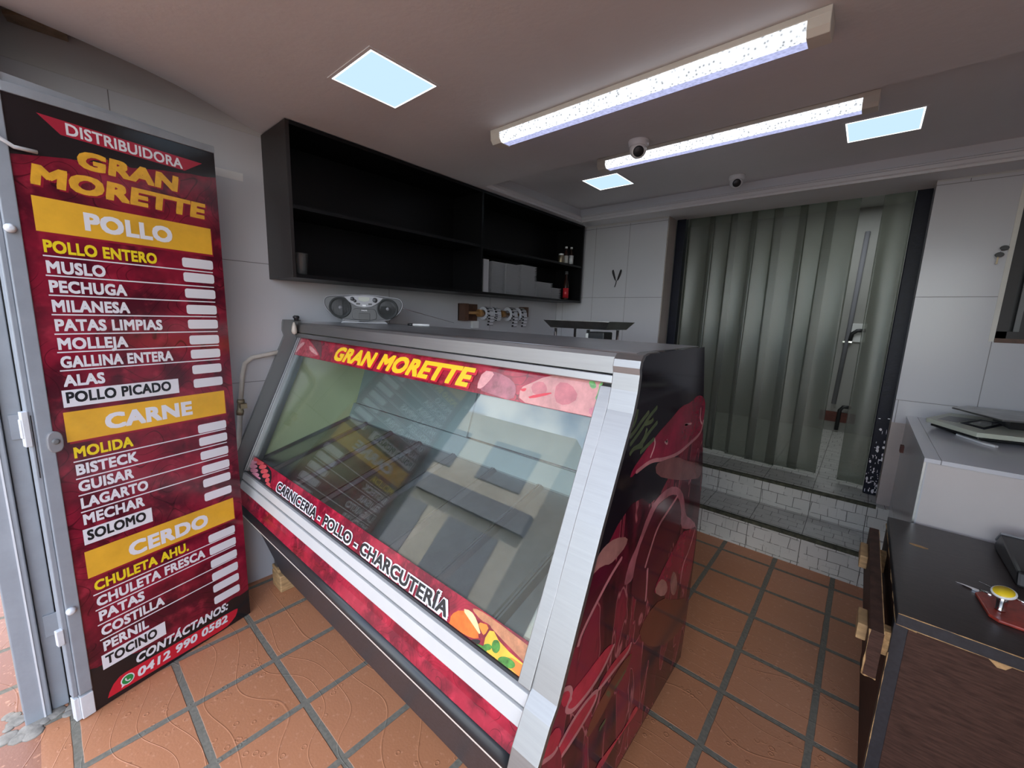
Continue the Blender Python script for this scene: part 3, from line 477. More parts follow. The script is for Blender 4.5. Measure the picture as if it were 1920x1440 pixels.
# ------------------------------------------------------------------ open door leaf and its price sign
AL = R(105.82)
door = thing('door_2', 'open grey metal door leaf against the left wall', 'door', (-2.084, -.003, 0), AL, kind='structure')
W, H = .605, 2.205
def sh(x, y, z): return (x, y, z + x*.062*max(0, (z-1.2))/1.0)      # the leaf's top edge rises a little to the right
mb = MB(); mb.box(-.037, .0, -.004, .035, .108, 2.30, fn=None); mb.box(-.052, -.037, .004, .035, .108, 2.30)
mb.build('stile', MT['grey'], door, .003, local=True)
mb = MB(); mb.box(-.037, .0, -.004, .035, .004, .098); mb.box(-.052, -.037, .004, .035, .004, .098); mb.build('stile_foot', MT['greyl'], door, .002, local=True)
box('frame_panel', MT['grey'], .0, W, .006, .03, .006, 2.262, door, local=True)
mb = MB(); mb.prism([(.0, 2.205), (W, 2.236), (W, 2.264), (0, 2.235)], 1, -.004, .03); mb.build('top_rail', MT['grey'], door, .002, local=True)
lk = MB(); pts = [(-.001+.021*math.cos(t)*(1 if abs(math.cos(t)) < .8 else .95), 1.099+.037*math.copysign(abs(math.sin(t))**.6, math.sin(t))) for t in [2*math.pi*i/20 for i in range(20)]]
lk.prism(pts, 1, -.016, .0); esc = lk.build('lock_escutcheon', MT['silver'], door, .003, local=True)
MB().lathe([(.010, 0), (.010, .004), (.004, .004)], (-.001, -.016, 1.101), (0, -1, 0), 14).build('keyhole', MT['midgrey'], esc, local=True)
for z in (1.80, .462):
    MB().lathe([(.014, 0), (.014, .008), (.009, .016), (.004, .018)], (-.026, -.004, z), (0, -1, 0), 12).build('bolt', MT['greyl'], door, local=True)
mb = MB(); mb.box(-.066, -.050, -.002, .022, 1.095, 1.215); mb.box(-.070, -.052, .0, .018, 1.125, 1.19); mb.build('latch', MT['greyl'], door, .002, local=True)
box('latch_slot', MT['dark'], -.0455, -.0435, .002, .0045, .98, 1.20, door, local=True)
mb = MB(); mb.box(-.068, -.050, 0, .02, .34, .40); mb.build('hinge', MT['greyl'], door, .002, local=True)
MB().tube([(-.07, -.02, 2.14), (-.045, -.024, 2.09), (-.025, -.024, 2.062), (.005, -.022, 2.045), (.055, -.02, 2.047)], .006, 8).build('hook_rod', MT['greyl'], door, local=True)

sg = thing('price_sign', 'tall red butcher price sign on the open door leaf', 'sign', (-2.084, -.003, 0), AL)
Y0 = .002
mb = MB(); mb.prism([(0, .002), (W, .002), (W, 2.236), (0, 2.205)], 1, Y0, .006); mb.build('board', MT['signred'], sg, local=True)
def flat(poly, y, th=.0004, m=None, name='patch', parent=sg):
    return MB().prism(poly, 1, y-th, y).build(name, m, parent, local=True)
rn = random.Random(5)
def rag(p, q, n, a): return [(p[0]+(q[0]-p[0])*i/n, p[1]+(q[1]-p[1])*i/n+(rn.uniform(-a, a) if 0 < i < n else 0)) for i in range(n+1)]
flat([(0, 2.205)]+rag((0, 2.028), (.16, 2.060), 5, .003)+rag((.16, 2.060), (W, 2.138), 9, .003)[1:]+[(W, 2.236)], Y0, m=MT['signblack'], name='header_field')
flat([(0, .002)]+rag((0, .188), (.13, .15), 12, .007)+rag((.13, .15), (.30, .115), 8, .005)[1:]+rag((.30, .115), (W, .138), 14, .007)[1:]+[(W, .002)], Y0, m=MT['signblack'], name='footer_field')
def put(x0, z0, y): return lambda x, yy, z: (x0+x, y+yy, z0+z)
def word(s_, u0, z0, wd_, h, m, y=Y0-.0004, bold=.030, shear=0., parent=sg): return lettering(s_, h, wd_, m, parent, put(u0, z0, y), bold, shear)
tri = flat([(.072, 2.174), (.553, 2.178), (.485, 2.129), (.123, 2.127)], Y0-.0004, m=MT['redtri'], name='ribbon')
word('DISTRIBUIDORA', .137, 2.133, .341, .037, MT['inkwhite'], Y0-.0008, .022, 0., tri)
for s_, u, z, wd_, h in (('GRAN', .156, 2.036, .303, .060), ('MORETTE', .036, 1.950, .516, .064)):
    word(s_, u+.006, z-.005, wd_, h, MT['maroon'], Y0-.0004, .050, .12); word(s_, u, z, wd_, h, MT['goldlight'], Y0-.0009, .050, .12)
for s_, (u0, u1, z0, z1), (tu, tw, tz, th) in (('POLLO', (.033, .565, 1.805, 1.915), (.153, .264, 1.829, .061)), ('CARNE', (.032, .566, 1.085, 1.194), (.138, .291, 1.107, .061)), ('CERDO', (.033, .566, .552, .660), (.158, .291, .570, .061))):
    flat([(u0+.006, z0-.008), (u1+.004, z0-.008), (u1+.004, z1-.01), (u0+.006, z1-.01)], Y0-.0002, .0002, MT['maroon'], 'banner_edge')
    bn = flat([(u0, z0), (u1, z0), (u1, z1), (u0, z1)], Y0-.0004, m=MT['gold'], name='banner')
    word(s_, tu, tz, tw, th, MT['inkwhite'], Y0-.0009, .045, 0., bn)
rows = [('POLLO ENTERO', .044, .312, 1.741, 'y'), ('MUSLO', .044, .150, 1.674, 'w'), ('PECHUGA', .044, .205, 1.610, 'w'), ('MILANESA', .044, .208, 1.545, 'w'), ('PATAS LIMPIAS', .044, .307, 1.480, 'w'),
        ('MOLLEJA', .044, .190, 1.416, 'w'), ('GALLINA ENTERA', .044, .333, 1.352, 'w'), ('ALAS', .044, .110, 1.286, 'w'),
        ('MOLIDA', .044, .169, 1.024, 'y'), ('BISTECK', .043, .179, .959, 'w'), ('GUISAR', .043, .160, .895, 'w'), ('LAGARTO', .043, .201, .830, 'w'), ('MECHAR', .043, .183, .766, 'w'),
        ('CHULETA AHU.', .046, .316, .492, 'y'), ('CHULETA FRESCA', .046, .378, .425, 'w'), ('PATAS', .047, .142, .363, 'w'), ('COSTILLA', .047, .206, .297, 'w'), ('PERNIL', .047, .144, .231, 'w')]
for s_, u, wd_, z, c in rows: word(s_, u, z-.002, wd_, .041, MT['yellow' if c == 'y' else 'inkwhite'], bold=.038)
for z in (1.728, 1.664, 1.599, 1.534, 1.468, 1.405, 1.341, 1.009, .944, .880, .815, .476, .411, .347, .282): flat([(.040, z-.0022), (.560, z-.0022), (.560, z+.0022), (.040, z+.0022)], Y0, m=MT['inkwhite'], name='divider_line')
def rrect(u0, u1, z0, z1, r):
    return [(cx+r*math.cos(a), cy+r*math.sin(a)) for cx, cy, a0 in ((u1-r, z1-r, 0), (u0+r, z1-r, 90), (u0+r, z0+r, 180), (u1-r, z0+r, 270)) for a in (R(a0), R(a0+45), R(a0+90))]
for z in (1.759, 1.699, 1.632, 1.564, 1.501, 1.433, 1.371, 1.303, 1.242, 1.034, .974, .908, .841, .776, .709, .500, .437, .371, .303, .241, .179):
    flat(rrect(.444, .563, z-.0195, z+.0195, .008), Y0-.0004, m=MT['inkwhite'], name='price_slot')
for s_, (u0, u1, z0, z1), (tu, tw, tz) in (('POLLO PICADO', (.036, .387, 1.211, 1.272), (.045, .314, 1.225)), ('SOLOMO', (.037, .246, .686, .747), (.047, .178, .700)), ('TOCINO', (.037, .246, .154, .216), (.047, .168, .168))):
    wb = flat([(u0, z0), (u1, z0), (u1, z1), (u0, z1)], Y0-.0004, m=MT['inkwhite'], name='white_box'); word(s_, tu, tz, tw, .040, MT['inkblack'], Y0-.0009, .034, 0., wb)
word('CONTÁCTANOS:', .137, .098, .365, .040, MT['inkwhite'], Y0-.0009, .034, .22)
pill = flat([(.038, .024)]+[(.045, .045), (.060, .070), (.080, .086), (.10, .089), (.53, .074), (.545, .070), (.542, .055), (.532, .035), (.512, .020), (.490, .010), (.46, .008)], Y0-.0004, m=MT['redflat'], name='phone_strip')
word('0412 990 0582', .136, .034, .358, .038, MT['inkwhite'], Y0-.0009, .034, .14, pill)
c = (.103, .055)
ic = flat([(c[0]+.0225*math.cos(2*math.pi*i/24), c[1]+.0225*math.sin(2*math.pi*i/24)) if i != 15 else (c[0]-.022, c[1]-.024) for i in range(24)], Y0-.0008, .0003, MT['inkwhite'], 'chat_icon', pill)
flat([(c[0]+.0185*math.cos(2*math.pi*i/24), c[1]+.0185*math.sin(2*math.pi*i/24)) for i in range(24)], Y0-.0012, .0003, MT['wagreen'], 'icon_disc', pill)
mb = MB(); rec = [(-.0085, .008), (-.0045, .0095), (-.0025, .0045), (-.0045, .002), (-.001, -.003), (.003, -.005), (.005, -.003), (.0095, -.006), (.008, -.0095), (.003, -.0105), (-.003, -.007), (-.0075, -.001)]
mb.prism([(c[0]+a, c[1]+b) for a, b in rec], 1, Y0-.0019, Y0-.0016); mb.build('icon_handset', MT['inkwhite'], pill, local=True)
# ------------------------------------------------------------------ refrigerated display case
case = thing('display_case', 'stainless refrigerated butcher display case with sloped glass front', 'display case', (-1.45, 1.25, 0))
CX, CR = -.425, -2.47
def cw(x, y, z): return (x, y+.0128*(x+.425), z+.0065*(-.425-x)*z/1.5)          # the case stands a hair out of square
def fy(z): return .684+(z-.68)*.4427                                              # the sloping glass line
def cpr(poly, a, b, name, m, bevel=0., parent=case, sm=False):
    return MB().prism(poly, 0, a, b, fn=cw, sm=sm).build(name, m, parent, bevel)
def slope(z, d): return (fy(z)-d*.915, z+d*.405)                                  # point d in front of the glass plane
def sband(z0, z1, d0, d1): return [slope(z0, d0), slope(z1, d0), slope(z1, d1), slope(z0, d1)]
# side panel with its printed picture
out = [(1.523, 1.497), (1.03, 1.497), (1.004, 1.491), (.990, 1.478), (.986, 1.460), (.990, 1.443), (.985, 1.40), (.970, 1.346), (.847, 1.081), (.719, .776), (.690, .705), (.664, .672), (.624, .598), (.602, .53), (.615, .46), (.70, .30), (.75, .156), (1.67, .158), (1.691, .313), (1.707, .67), (1.685, .976)]
PX = CX
sp_ = cpr(out, PX-.02, PX, 'side_panel', MT['blackgloss'])
tag(sp_, 'glossy black side panel printed with raw meat')
def pm(name, col, r=.11, var=.35): return mat(name, col, r, spec=.35, var=var, vscale=9)
def streak_mat():
    m, n, b = newmat('print layered meat')
    t = N(n, 'ShaderNodeTexCoord'); mp = N(n, 'ShaderNodeMapping'); mp.inputs['Rotation'].default_value = (R(38), 0, 0); mp.inputs['Scale'].default_value = (1, 5.5, 1.5); n.links.new(t.outputs['Object'], mp.inputs[0])
    f = noise(n, mp.outputs[0], 2.2, 2, .6); c = mixc(n, step(n, f, .38, .62), (.030, .003, .009), (.20, .013, .032))
    ln = M_(n, 'SUBTRACT', 1, step(n, M_(n, 'ABSOLUTE', M_(n, 'SUBTRACT', f, .52)), .0, .016)); c = mixc(n, M_(n, 'MULTIPLY', ln, .8), c, (.40, .13, .14))
    c = mixc(n, M_(n, 'MULTIPLY', step(n, noise(n, mp.outputs[0], 7, 4), .52, .7), .5), c, (.11, .010, .022))
    n.links.new(c, b.inputs['Base Color']); b.inputs['Roughness'].default_value = .1; b.inputs['Specular IOR Level'].default_value = .25; return m
PAL = {'meat': pm('print meat red', (.26, .012, .040)), 'slab': pm('print bright meat', (.42, .020, .048)), 'dark': pm('print dark meat', (.085, .006, .018)), 'pink': pm('print pink fat', (.36, .105, .125)), 'tan': pm('print tan', (.20, .070, .066)),
       'bone': pm('print bone', (.34, .15, .13)), 'brown': pm('print brown meat', (.13, .030, .018)), 'pinkline': pm('print fat line', (.46, .17, .18)), 'vein': pm('print vein', (.6, .30, .30)), 'leaf': pm('print rosemary', (.07, .092, .04)), 'base': streak_mat()}
def ribbon(pts, wd_):
    L, Rr = [], []
    for i, p in enumerate(pts):
        a = pts[max(i-1, 0)]; b = pts[min(i+1, len(pts)-1)]; dx, dy = b[0]-a[0], b[1]-a[1]; l = math.hypot(dx, dy) or 1
        k = wd_*(.35 if i in (0, len(pts)-1) else 1); L.append((p[0]-dy/l*k, p[1]+dx/l*k)); Rr.append((p[0]+dy/l*k, p[1]-dx/l*k))
    return L+Rr[::-1]
def smooth(pts, closed, n_it=2):
    for _ in range(n_it):
        q = []; n = len(pts)
        rng = range(n) if closed else range(n-1)
        if not closed: q.append(pts[0])
        for i in rng:
            a, b = pts[i], pts[(i+1) % n]; q += [(a[0]*.75+b[0]*.25, a[1]*.75+b[1]*.25), (a[0]*.25+b[0]*.75, a[1]*.25+b[1]*.75)]
        if not closed: q.append(pts[-1])
        pts = q
    return pts
keys = list(PAL); mb = MB()
PANEL_ART = [('base', [(1.52, 1.33), (1.60, 1.22), (1.685, .976), (1.70, .67), (1.688, .30), (1.665, .165), (.76, .165), (.64, .44), (.63, .58), (.70, .70), (.80, .92), (.90, 1.04), (1.05, 1.10), (1.18, 1.02), (1.35, 1.12)])]+PANEL_ART
for i, (n_, pts) in enumerate(PANEL_ART):
    line = n_ in ('pinkline', 'vein', 'leaf'); pts = smooth(pts, not line, 2 if line else 1)
    if line: pts = ribbon(pts, {'pinkline': .0062, 'vein': .0035, 'leaf': .0065}[n_])
    pts = [(max(y, .63), max(z, .165)) for y, z in pts]
    d = PX+.00025+i*.00003
    mb.prism(pts, 0, d-.0002, d, keys.index(n_))
mb.build('meat_print', [PAL[k] for k in keys], case, recalc=True)
# end cap trim following the front edge, right
front = [(1.10, 1.4985), (1.03, 1.4985), (1.004, 1.493), (.988, 1.479), (.984, 1.460), (.988, 1.443), (.983, 1.40), (.968, 1.346), (.845, 1.081), (.717, .776), (.688, .705), (.662, .672), (.622, .598), (.600, .53), (.613, .46), (.69, .30)]
inner = [(y+.016, z-.004) for y, z in front]
cpr(front+inner[::-1], PX-.072, PX+.003, 'corner_trim', MT['steel'], .002)
cpr([(.990, 1.402)]+[(fy(z)-.013, z) for z in (1.40, 1.1, .70)]+[(fy(.70)+.01, .70), (1.02, 1.402)], PX-.108, PX-.070, 'glass_frame', MT['steel'], .002)
# worktop and header
cpr([(1.0, 1.470), (1.003, 1.488), (1.012, 1.496), (1.03, 1.4985), (1.523, 1.4985), (1.523, 1.478), (1.02, 1.468)], CR, PX-.02, 'top', MT['worktop'], .0)
cpr([(.996, 1.438), (.999, 1.482), (1.006, 1.4925), (1.018, 1.497), (1.018, 1.438)], CR, PX-.072, 'front_rail', MT['steel'], .0, sm=False)
cpr([(.986, 1.412), (.988, 1.434), (1.012, 1.434), (1.012, 1.405)], CR, PX-.072, 'header_profile', MT['alu'], .002)
cpr(sband(.695, 1.41, -.006, 0), CR+.03, PX-.075, 'glass_front', MT['glass'])
hd = cpr(sband(1.315, 1.413, .0004, .0014), CR+.035, PX-.105, 'header_film', MT['decalred'])
lw = cpr(sband(.702, .778, .0004, .0014), CR+.035, PX-.105, 'lower_film', MT['decalred'])
DEC = {'meatA': mat('film raw meat', (.42, .06, .08), .2, var=.45, vscale=45), 'fatA': mat('film fat', (.66, .30, .30), .2, var=.2, vscale=40), 'white': MT['inkwhite'], 'dim': mat('film shade', (.11, .03, .035), .2, var=.3), 'steak': mat('film steak', (.34, .09, .12), .2, var=.4, vscale=25),
       'chicken': mat('film chicken', (.55, .24, .22), .2, var=.25, vscale=22), 'chick2': mat('film chicken pink', (.50, .14, .15), .2, var=.25, vscale=22), 'red': MT['redflat'], 'green': mat('film green', (.16, .40, .12), .2, var=.5, vscale=60), 'pinkdk': mat('film pink', (.62, .20, .24), .2, var=.3, vscale=40),
       'blk': MT['signblack'], 'sausp': mat('film pink sausage', (.74, .27, .36), .2, var=.12, vscale=30), 'sausr': mat('film red sausage', (.68, .09, .10), .2, var=.2, vscale=30), 'orange': mat('film orange cheese', (.78, .16, .02), .2, var=.25, vscale=30), 'pale': mat('film pale cheese', (.86, .62, .30), .2, var=.12, vscale=30),
       'brown': mat('film board', (.46, .19, .09), .3, var=.3, vscale=45), 'orange2': mat('film amber cheese', (.74, .22, .03), .2, var=.2), 'yellow': mat('film yellow cheese', (.84, .43, .04), .2, var=.2, vscale=20), 'leaf': mat('film basil', (.06, .22, .03), .25, var=.6, vscale=60)}
def picture(art, name, parent, zlo, zhi):
    ks = sorted({a for a, _ in art}); mb = MB()
    for i, (n_, pts) in enumerate(art):
        pts = [(min(max(x, CR+.036), PX-.106), min(max(z, zlo), zhi)) for x, z in smooth(pts, True, 1)]; d = .0018+i*.00004; n = len(pts); vs = []
        for dd in (d-.0003, d):
            for x, z in pts: y_, z_ = slope(z, dd); vs.append(cw(x, y_, z_))
        mb.add(vs, [tuple(range(n)), tuple(range(n, 2*n))]+[(k, (k+1) % n, n+(k+1) % n, n+k) for k in range(n)], ks.index(n_))
    return mb.build(name, [DEC[k] for k in ks], parent)
for art, nm, par, lo, hi in ((HEADER_ART, ('raw_meat_picture', 'chicken_picture'), hd, 1.316, 1.412), (LOWER_ART, ('sausage_picture', 'cheese_picture'), lw, .703, .777)):
    picture([a for a in art if a[1][0][0] < -1.5], nm[0], par, lo, hi); picture([a for a in art if a[1][0][0] > -1.5], nm[1], par, lo, hi)
bo = Vector(case.location)
def onslope(x0, z0, d):
    def f(x, y, z):
        y_, z_ = slope(z0+z*.915, d-y); return Vector(cw(x0+x, y_, z_))-bo
    return f
for (dx, dz, dd, mt, bold) in ((.010, -.004, .0030, 'redflat', .075), (0, 0, .0040, 'decalyellow', .045)):
    lettering('GRAN MORETTE', .072, .978, MT[mt], hd, onslope(-1.992+dx, 1.326+dz, dd), bold, .24)
for dd, mt, bold in ((.0032, 'inkwhite', .11), (.0042, 'inkblack', .030)):
    lettering('CARNICERIA - POLLO - CHARCUTERÍA', .041 if bold < .1 else .0505, 1.243 if bold < .1 else 1.258, MT[mt], lw, onslope(-2.057 if bold < .1 else -2.0645, .7095 if bold < .1 else .7048, dd), bold, 0)
# rails, lower panel, bumper, kick
cpr([(.688, .703), (.690, .690), (.700, .690), (.700, .703)], CR, PX-.074, 'seal', MT['rubber'])
tag(cpr([(.680, .688), (.672, .655), (.69, .655), (.70, .688)], CR, PX-.074, 'rail', MT['whitebar'], .002), 'white lacquered rail')
cpr([(.678, .655), (.676, .646), (.69, .646), (.69, .655)], CR, PX-.074, 'rail_groove', MT['midgrey'])
tag(cpr([(.669, .646), (.658, .606), (.68, .606), (.69, .646)], CR, PX-.074, 'rail', MT['whitebar'], .002), 'white lacquered rail')
cpr([(.662, .606), (.653, .578), (.638, .545), (.66, .545), (.68, .606)], CR, PX-.074, 'lower_panel', MT['decalred'])
cpr([(.65, .545)]+[(.636-.014*math.sin(t*math.pi/8), .545-.05*t/8) for t in range(9)]+[(.65, .495)], CR, PX-.074, 'bumper', MT['rubber'], sm=True)
cpr([(.648, .495), (.645, .468), (.70, .455), (.70, .495)], CR, PX-.074, 'lower_trim', MT['cream'], .002)
cpr([(.665, .464), (.77, .137), (.78, .139), (.70, .47)], CR+.19, PX-.03, 'kick_panel', MT['kick'])
box('base', MT['kick'], CR+.1, PX-.03, .84, 1.60, .14, .45, case)
# left end
cpr([(1.03, 1.468), (1.50, 1.468), (1.60, .95), (1.60, .46), (.74, .46), (.74, .60), (.75, .74), (1.005, 1.36)], CR, CR+.012, 'end_panel', MT['endyellow'])
cpr([(.93, 1.508), (.925, 1.49), (.922, 1.45), (.93, 1.42), (.66, .80), (.655, .70), (.668, .655), (.64, .545), (.64, .46), (.70, .46), (.70, .70), (1.02, 1.40), (1.02, 1.508)], CR-.02, CR, 'end_plate', MT['midgrey'])
for x0, x1, d in ((0, .012, .012), (.016, .026, .016), (.029, .036, .010)): cpr(sband(.70, 1.415, -.05, d), CR+x0, CR+x1, 'frame_rail', MT['alu'], .001)
MB().lathe([(.012, 0), (.012, .012), (.017, .016), (.017, .026), (.010, .03)], cw(CR+.015, .99, 1.502), seg=14).build('knob', MT['rubber'], case)
MB().lathe([(.0, .0), (.012, .006), (.016, .02), (.012, .045), (.005, .07)], cw(CR+.012, .978, 1.425), seg=12).build('silicone_blob', MT['cream'], case)
# inside
th = math.tan(R(16))
def dz(y): return .745+(y-.735)*th
cpr([(.72, dz(.72)-.03), (1.30, dz(1.30)-.03), (1.30, dz(1.30)-.012), (.72, dz(.72)-.012)], CR+.012, PX-.02, 'deck', MT['steelflat'])
xs = [CR+.014, -2.255, -1.985, -1.72, -1.455, -1.19, -.930, -.672, PX-.022]
for a, b in zip(xs[:-1], xs[1:]):
    a += .002; b -= .002
    p = [(a, .012), (a+.006, .012), (a+.022, 0), (b-.022, 0), (b-.006, .012), (b, .012), (b, -.004), (a, -.004)]
    mb = MB(); n = len(p); vs = [cw(x, y, dz(y)-.008+h) for y in (.725, 1.285) for x, h in p]
    mb.add(vs, [tuple(range(n)), tuple(range(n, 2*n))]+[(k, (k+1) % n, n+(k+1) % n, n+k) for k in range(n)]); mb.build('deck_panel', MT['steelflat'], case)
cpr([(1.285, dz(1.285)), (1.30, dz(1.285)-.03), (1.33, .985), (1.32, .985)], CR+.012, PX-.02, 'rear_ledge', MT['liner'])
for a, b, y in ((CR+.014, -1.42, 0), (-1.46, PX-.022, .012)): cpr([(1.335+y, .985), (1.345+y, .985), (1.50+y, 1.47), (1.49+y, 1.47)], a, b, 'rear_door', MT['liner'])
cpr([(.70, .50), (.72, .50), (.74, .735), (.72, .735)], CR+.012, PX-.02, 'front_liner', MT['liner'])
cpr([(1.30, .45), (1.60, .45), (1.62, .93), (1.36, .985), (1.30, .90)], CR+.012, PX-.02, 'rear_body', MT['steelflat'])
for x, y in ((CR+.08, .76), (CR+.08, 1.5), (PX-.10, 1.5), (PX-.10, .84)):
    z0 = .121 if x < -2 and y < 1 else 0
    mb = MB(); mb.box(x-.02, x+.02, y-.003, y+.003, z0, .47); mb.box(x-.02, x-.014, y-.003, y+.035, z0, .47); mb.build('leg', MT['alu'], case)
o = MB().box(-2.42, -2.30, .745, .85, 0, .10).build('wood_block', MT['wood'], bevel=.006); tag(o, 'raw wood block under the left foot of the display case', 'wood block')
mb = MB(); mb.box(-2.43, -2.34, .75, .80, .10, .121); tag(mb.build('wood_shim', MT['wood'], bevel=.003), 'thin wood shim between the block and the case foot', 'wood shim')

# ------------------------------------------------------------------ drain pipe on the left wall
pp = thing('water_pipe', 'painted water pipe with elbow and brass valve beside the display case', 'pipe', (-2.48, .72, 0))
MB().tube([(-2.49, .60, 0), (-2.49, .62, .55), (-2.49, .665, 1.02)], .013, 10).build('pipe_run', MT['pipe'], pp)
MB().tube([(-2.49, .672, 1.08), (-2.49, .69, 1.225), (-2.49, .705, 1.285), (-2.488, .74, 1.315), (-2.486, .80, 1.325), (-2.484, .90, 1.345)], .012, 10).build('elbow', MT['pipe'], pp)
mb = MB(); mb.lathe([(.017, 0), (.019, .02), (.015, .03), (.015, .06), (.019, .07), (.017, .085)], (-2.49, .664, 1.01), (0, .12, 1), 10); mb.box(-2.475, -2.45, .66, .69, 1.05, 1.075); mb.build('valve', MT['brass'], pp)
tag(MB().box(XA, XA+.0012, .62, .766, 2.216, 2.254).build('tape_strip', MT['tape']), 'strip of white tape stuck on the left wall above the sign', 'tape')
# ------------------------------------------------------------------ black wall cabinet
cab = thing('wall_cabinet', 'long black open wall cabinet with one shelf', 'cabinet', (-2.36, 2.2, 1.735))
cy0, cy1, cz0, cz1, cf = .86, 3.575, 1.738, 2.466, -2.205
box('side_panel', MT['browndark'], XA+.002, cf, cy0, cy0+.018, cz0, cz1, cab, .001); box('side_panel', MT['blackwood'], XA+.002, cf, cy1-.018, cy1, cz0, cz1, cab)
box('top_panel', MT['blackwood'], XA+.002, cf, cy0+.018, cy1-.018, cz1-.018, cz1, cab); box('bottom_panel', MT['blackwood'], XA+.002, cf, cy0+.018, cy1-.018, cz0, cz0+.018, cab)
box('back_panel', MT['blackwood'], XA+.002, XA+.008, cy0+.018, cy1-.018, cz0+.018, cz1-.018, cab)
box('divider', MT['blackwood'], XA+.008, cf+.002, 2.172, 2.19, cz0+.018, cz1-.018, cab)
box('shelf', MT['blackwood'], XA+.008, cf-.004, cy0+.018, 2.172, 2.070, 2.088, cab); box('shelf', MT['blackwood'], XA+.008, cf-.004, 2.19, cy1-.018, 2.070, 2.088, cab)
zf = cz0+.018
cup = MB().lathe([(.026, 0), (.027, .002), (.037, .105), (.039, .106), (.038, .108), (.0355, .106), (.0255, .004), (0, .004)], (-2.262, .925, zf), seg=24)
tag(cup.build('plastic_cup', MT['cupglass']), 'clear plastic cup at the left end of the black cabinet', 'cup')
def tray_mesh(x0, x1, y0, y1):
    mb = MB(); t = .0078; i = .016
    a = [(x0+i, y0+i), (x1-i, y0+i), (x1-i, y1-i), (x0+i, y1-i)]; b = [(x0, y0), (x1, y0), (x1, y1), (x0, y1)]; c = [(x0+.007, y0+.007), (x1-.007, y0+.007), (x1-.007, y1-.007), (x0+.007, y1-.007)]
    vs = [(*p, 0) for p in a]+[(*p, t) for p in b]+[(*p, t+.0012) for p in b]+[(*p, t+.0012) for p in c]+[(p[0], p[1], .003) for p in a]
    f = [(3, 2, 1, 0)]
    for k in range(4):
        l = (k+1) % 4
        for s0 in (0, 4, 8, 12): f.append((s0+k, s0+l, s0+4+l, s0+4+k))
    f.append((16, 17, 18, 19)); return mb.add(vs, f)
def stack(y0, y1, x0, x1, n, label, tilt=0.):
    first = None
    for k in range(n):
        if first is None:
            first = tag(tray_mesh(x0-(x0+x1)/2, (x1-x0)/2, y0-(y0+y1)/2, (y1-y0)/2).build('foam_tray', MT['foam']), label, 'foam tray', 'white foam trays stacked in the black cabinet'); o = first
        else: o = first.copy(); COL.objects.link(o)
        o.location = ((x0+x1)/2+random.uniform(-.0012, .0012), (y0+y1)/2+random.uniform(-.0015, .0015), zf+.0005+k*.0120)
stack(2.39, 2.545, -2.47, -2.30, 21, 'white foam tray in the tall stack left of the taller one'); stack(2.55, 2.735, -2.47, -2.29, 21, 'white foam tray in the middle tall stack of the cabinet')
stack(2.745, 2.955, -2.47, -2.29, 22, 'white foam tray in the right one of the tall stacks'); stack(2.965, 3.205, -2.46, -2.29, 12, 'white foam tray in the wide low stack right of the tall stacks'); stack(3.215, 3.365, -2.46, -2.30, 9, 'white foam tray in the small low stack beside the red labelled bottle')
tag(MB().box(-2.45, -2.295, 2.292, 2.350, zf, zf+.255).build('white_box', MT['foam'], bevel=.002), 'narrow upright white box left of the foam tray stacks', 'box')
def bottle(name, x, y, z, h, r, body, label_m, cap_m, label, lz):
    t = thing(name, label, 'bottle', (x, y, z))
    MB().lathe([(r*.9, 0), (r, .01), (r, h*.55), (r*.8, h*.64), (r*.42, h*.76), (r*.38, h*.9), (r*.38, h*.92)], (x, y, z), seg=18).build('glass_body', body, t)
    MB().lathe([(r*1.02, h*lz[0]), (r*1.02, h*lz[1])], (x, y, z), seg=18).build('paper_label', label_m, t)
    MB().lathe([(r*.5, h*.9), (r*.52, h*.91), (r*.5, h), (0, h)], (x, y, z), seg=16).build('cap', cap_m, t)
bottle('ketchup_bottle', -2.29, 3.428, zf+.001, .275, .028, MT['sauce'], MT['ketchup'], MT['midgrey'], 'dark sauce bottle with red label on the cabinet bottom', (.08, .42))
bottle('sauce_bottle', -2.29, 3.40, 2.089, .17, .022, MT['sauce'], MT['plastic'], MT['plasticw'], 'small white capped sauce bottle beside the jar on the shelf', (.1, .5))
bottle('sauce_bottle', -2.29, 3.49, 2.089, .178, .023, MT['sauce'], MT['plasticw'], MT['plasticw'], 'small white capped sauce bottle at the shelf\'s right end', (.1, .55))
t = thing('spice_jar', 'short brown spice jar with white lid on the cabinet shelf', 'jar', (-2.29, 3.32, 2.089))
MB().lathe([(.026, 0), (.028, .006), (.028, .07), (.022, .08)], (-2.29, 3.32, 2.089), seg=18).build('glass_body', MT['brass'], t); MB().lathe([(.023, .08), (.024, .082), (.024, .094), (0, .094)], (-2.29, 3.32, 2.089), seg=18).build('lid', MT['plasticw'], t)

# ------------------------------------------------------------------ radio on the case
bbz = cw(-2.26, 1.27, 1.4985)[2]+.0006
BS = .90
bb = thing('boombox', 'silver and charcoal portable radio on the display case', 'radio', (-2.275, 1.285, bbz), R(58)); bb.scale = (BS, BS, BS)
def L(*a, **k): return a
half = .238
prof = [(-.13, .018), (-.185, .045), (-.225, .085), (-.238, .125), (-.232, .152), (-.212, .166), (-.15, .172), (0, .184), (.15, .172), (.212, .166), (.232, .152), (.238, .125), (.225, .085), (.185, .045), (.13, .018)]
MB().prism(smooth(prof, True), 1, -.075, .085).build('housing', MT['darkgrey'], bb, .006, local=True)
MB().prism(smooth([(x*.985, (z-.095)*.98+.095) for x, z in prof], True), 1, -.083, -.074).build('front_plate', MT['radioface'], bb, .004, local=True)
MB().tube([(p[0], -.078, p[1]) for p in smooth(prof, True)]+[(prof[0][0], -.078, prof[0][1])], .004, 8).build('bezel', MT['silver'], bb, local=True)
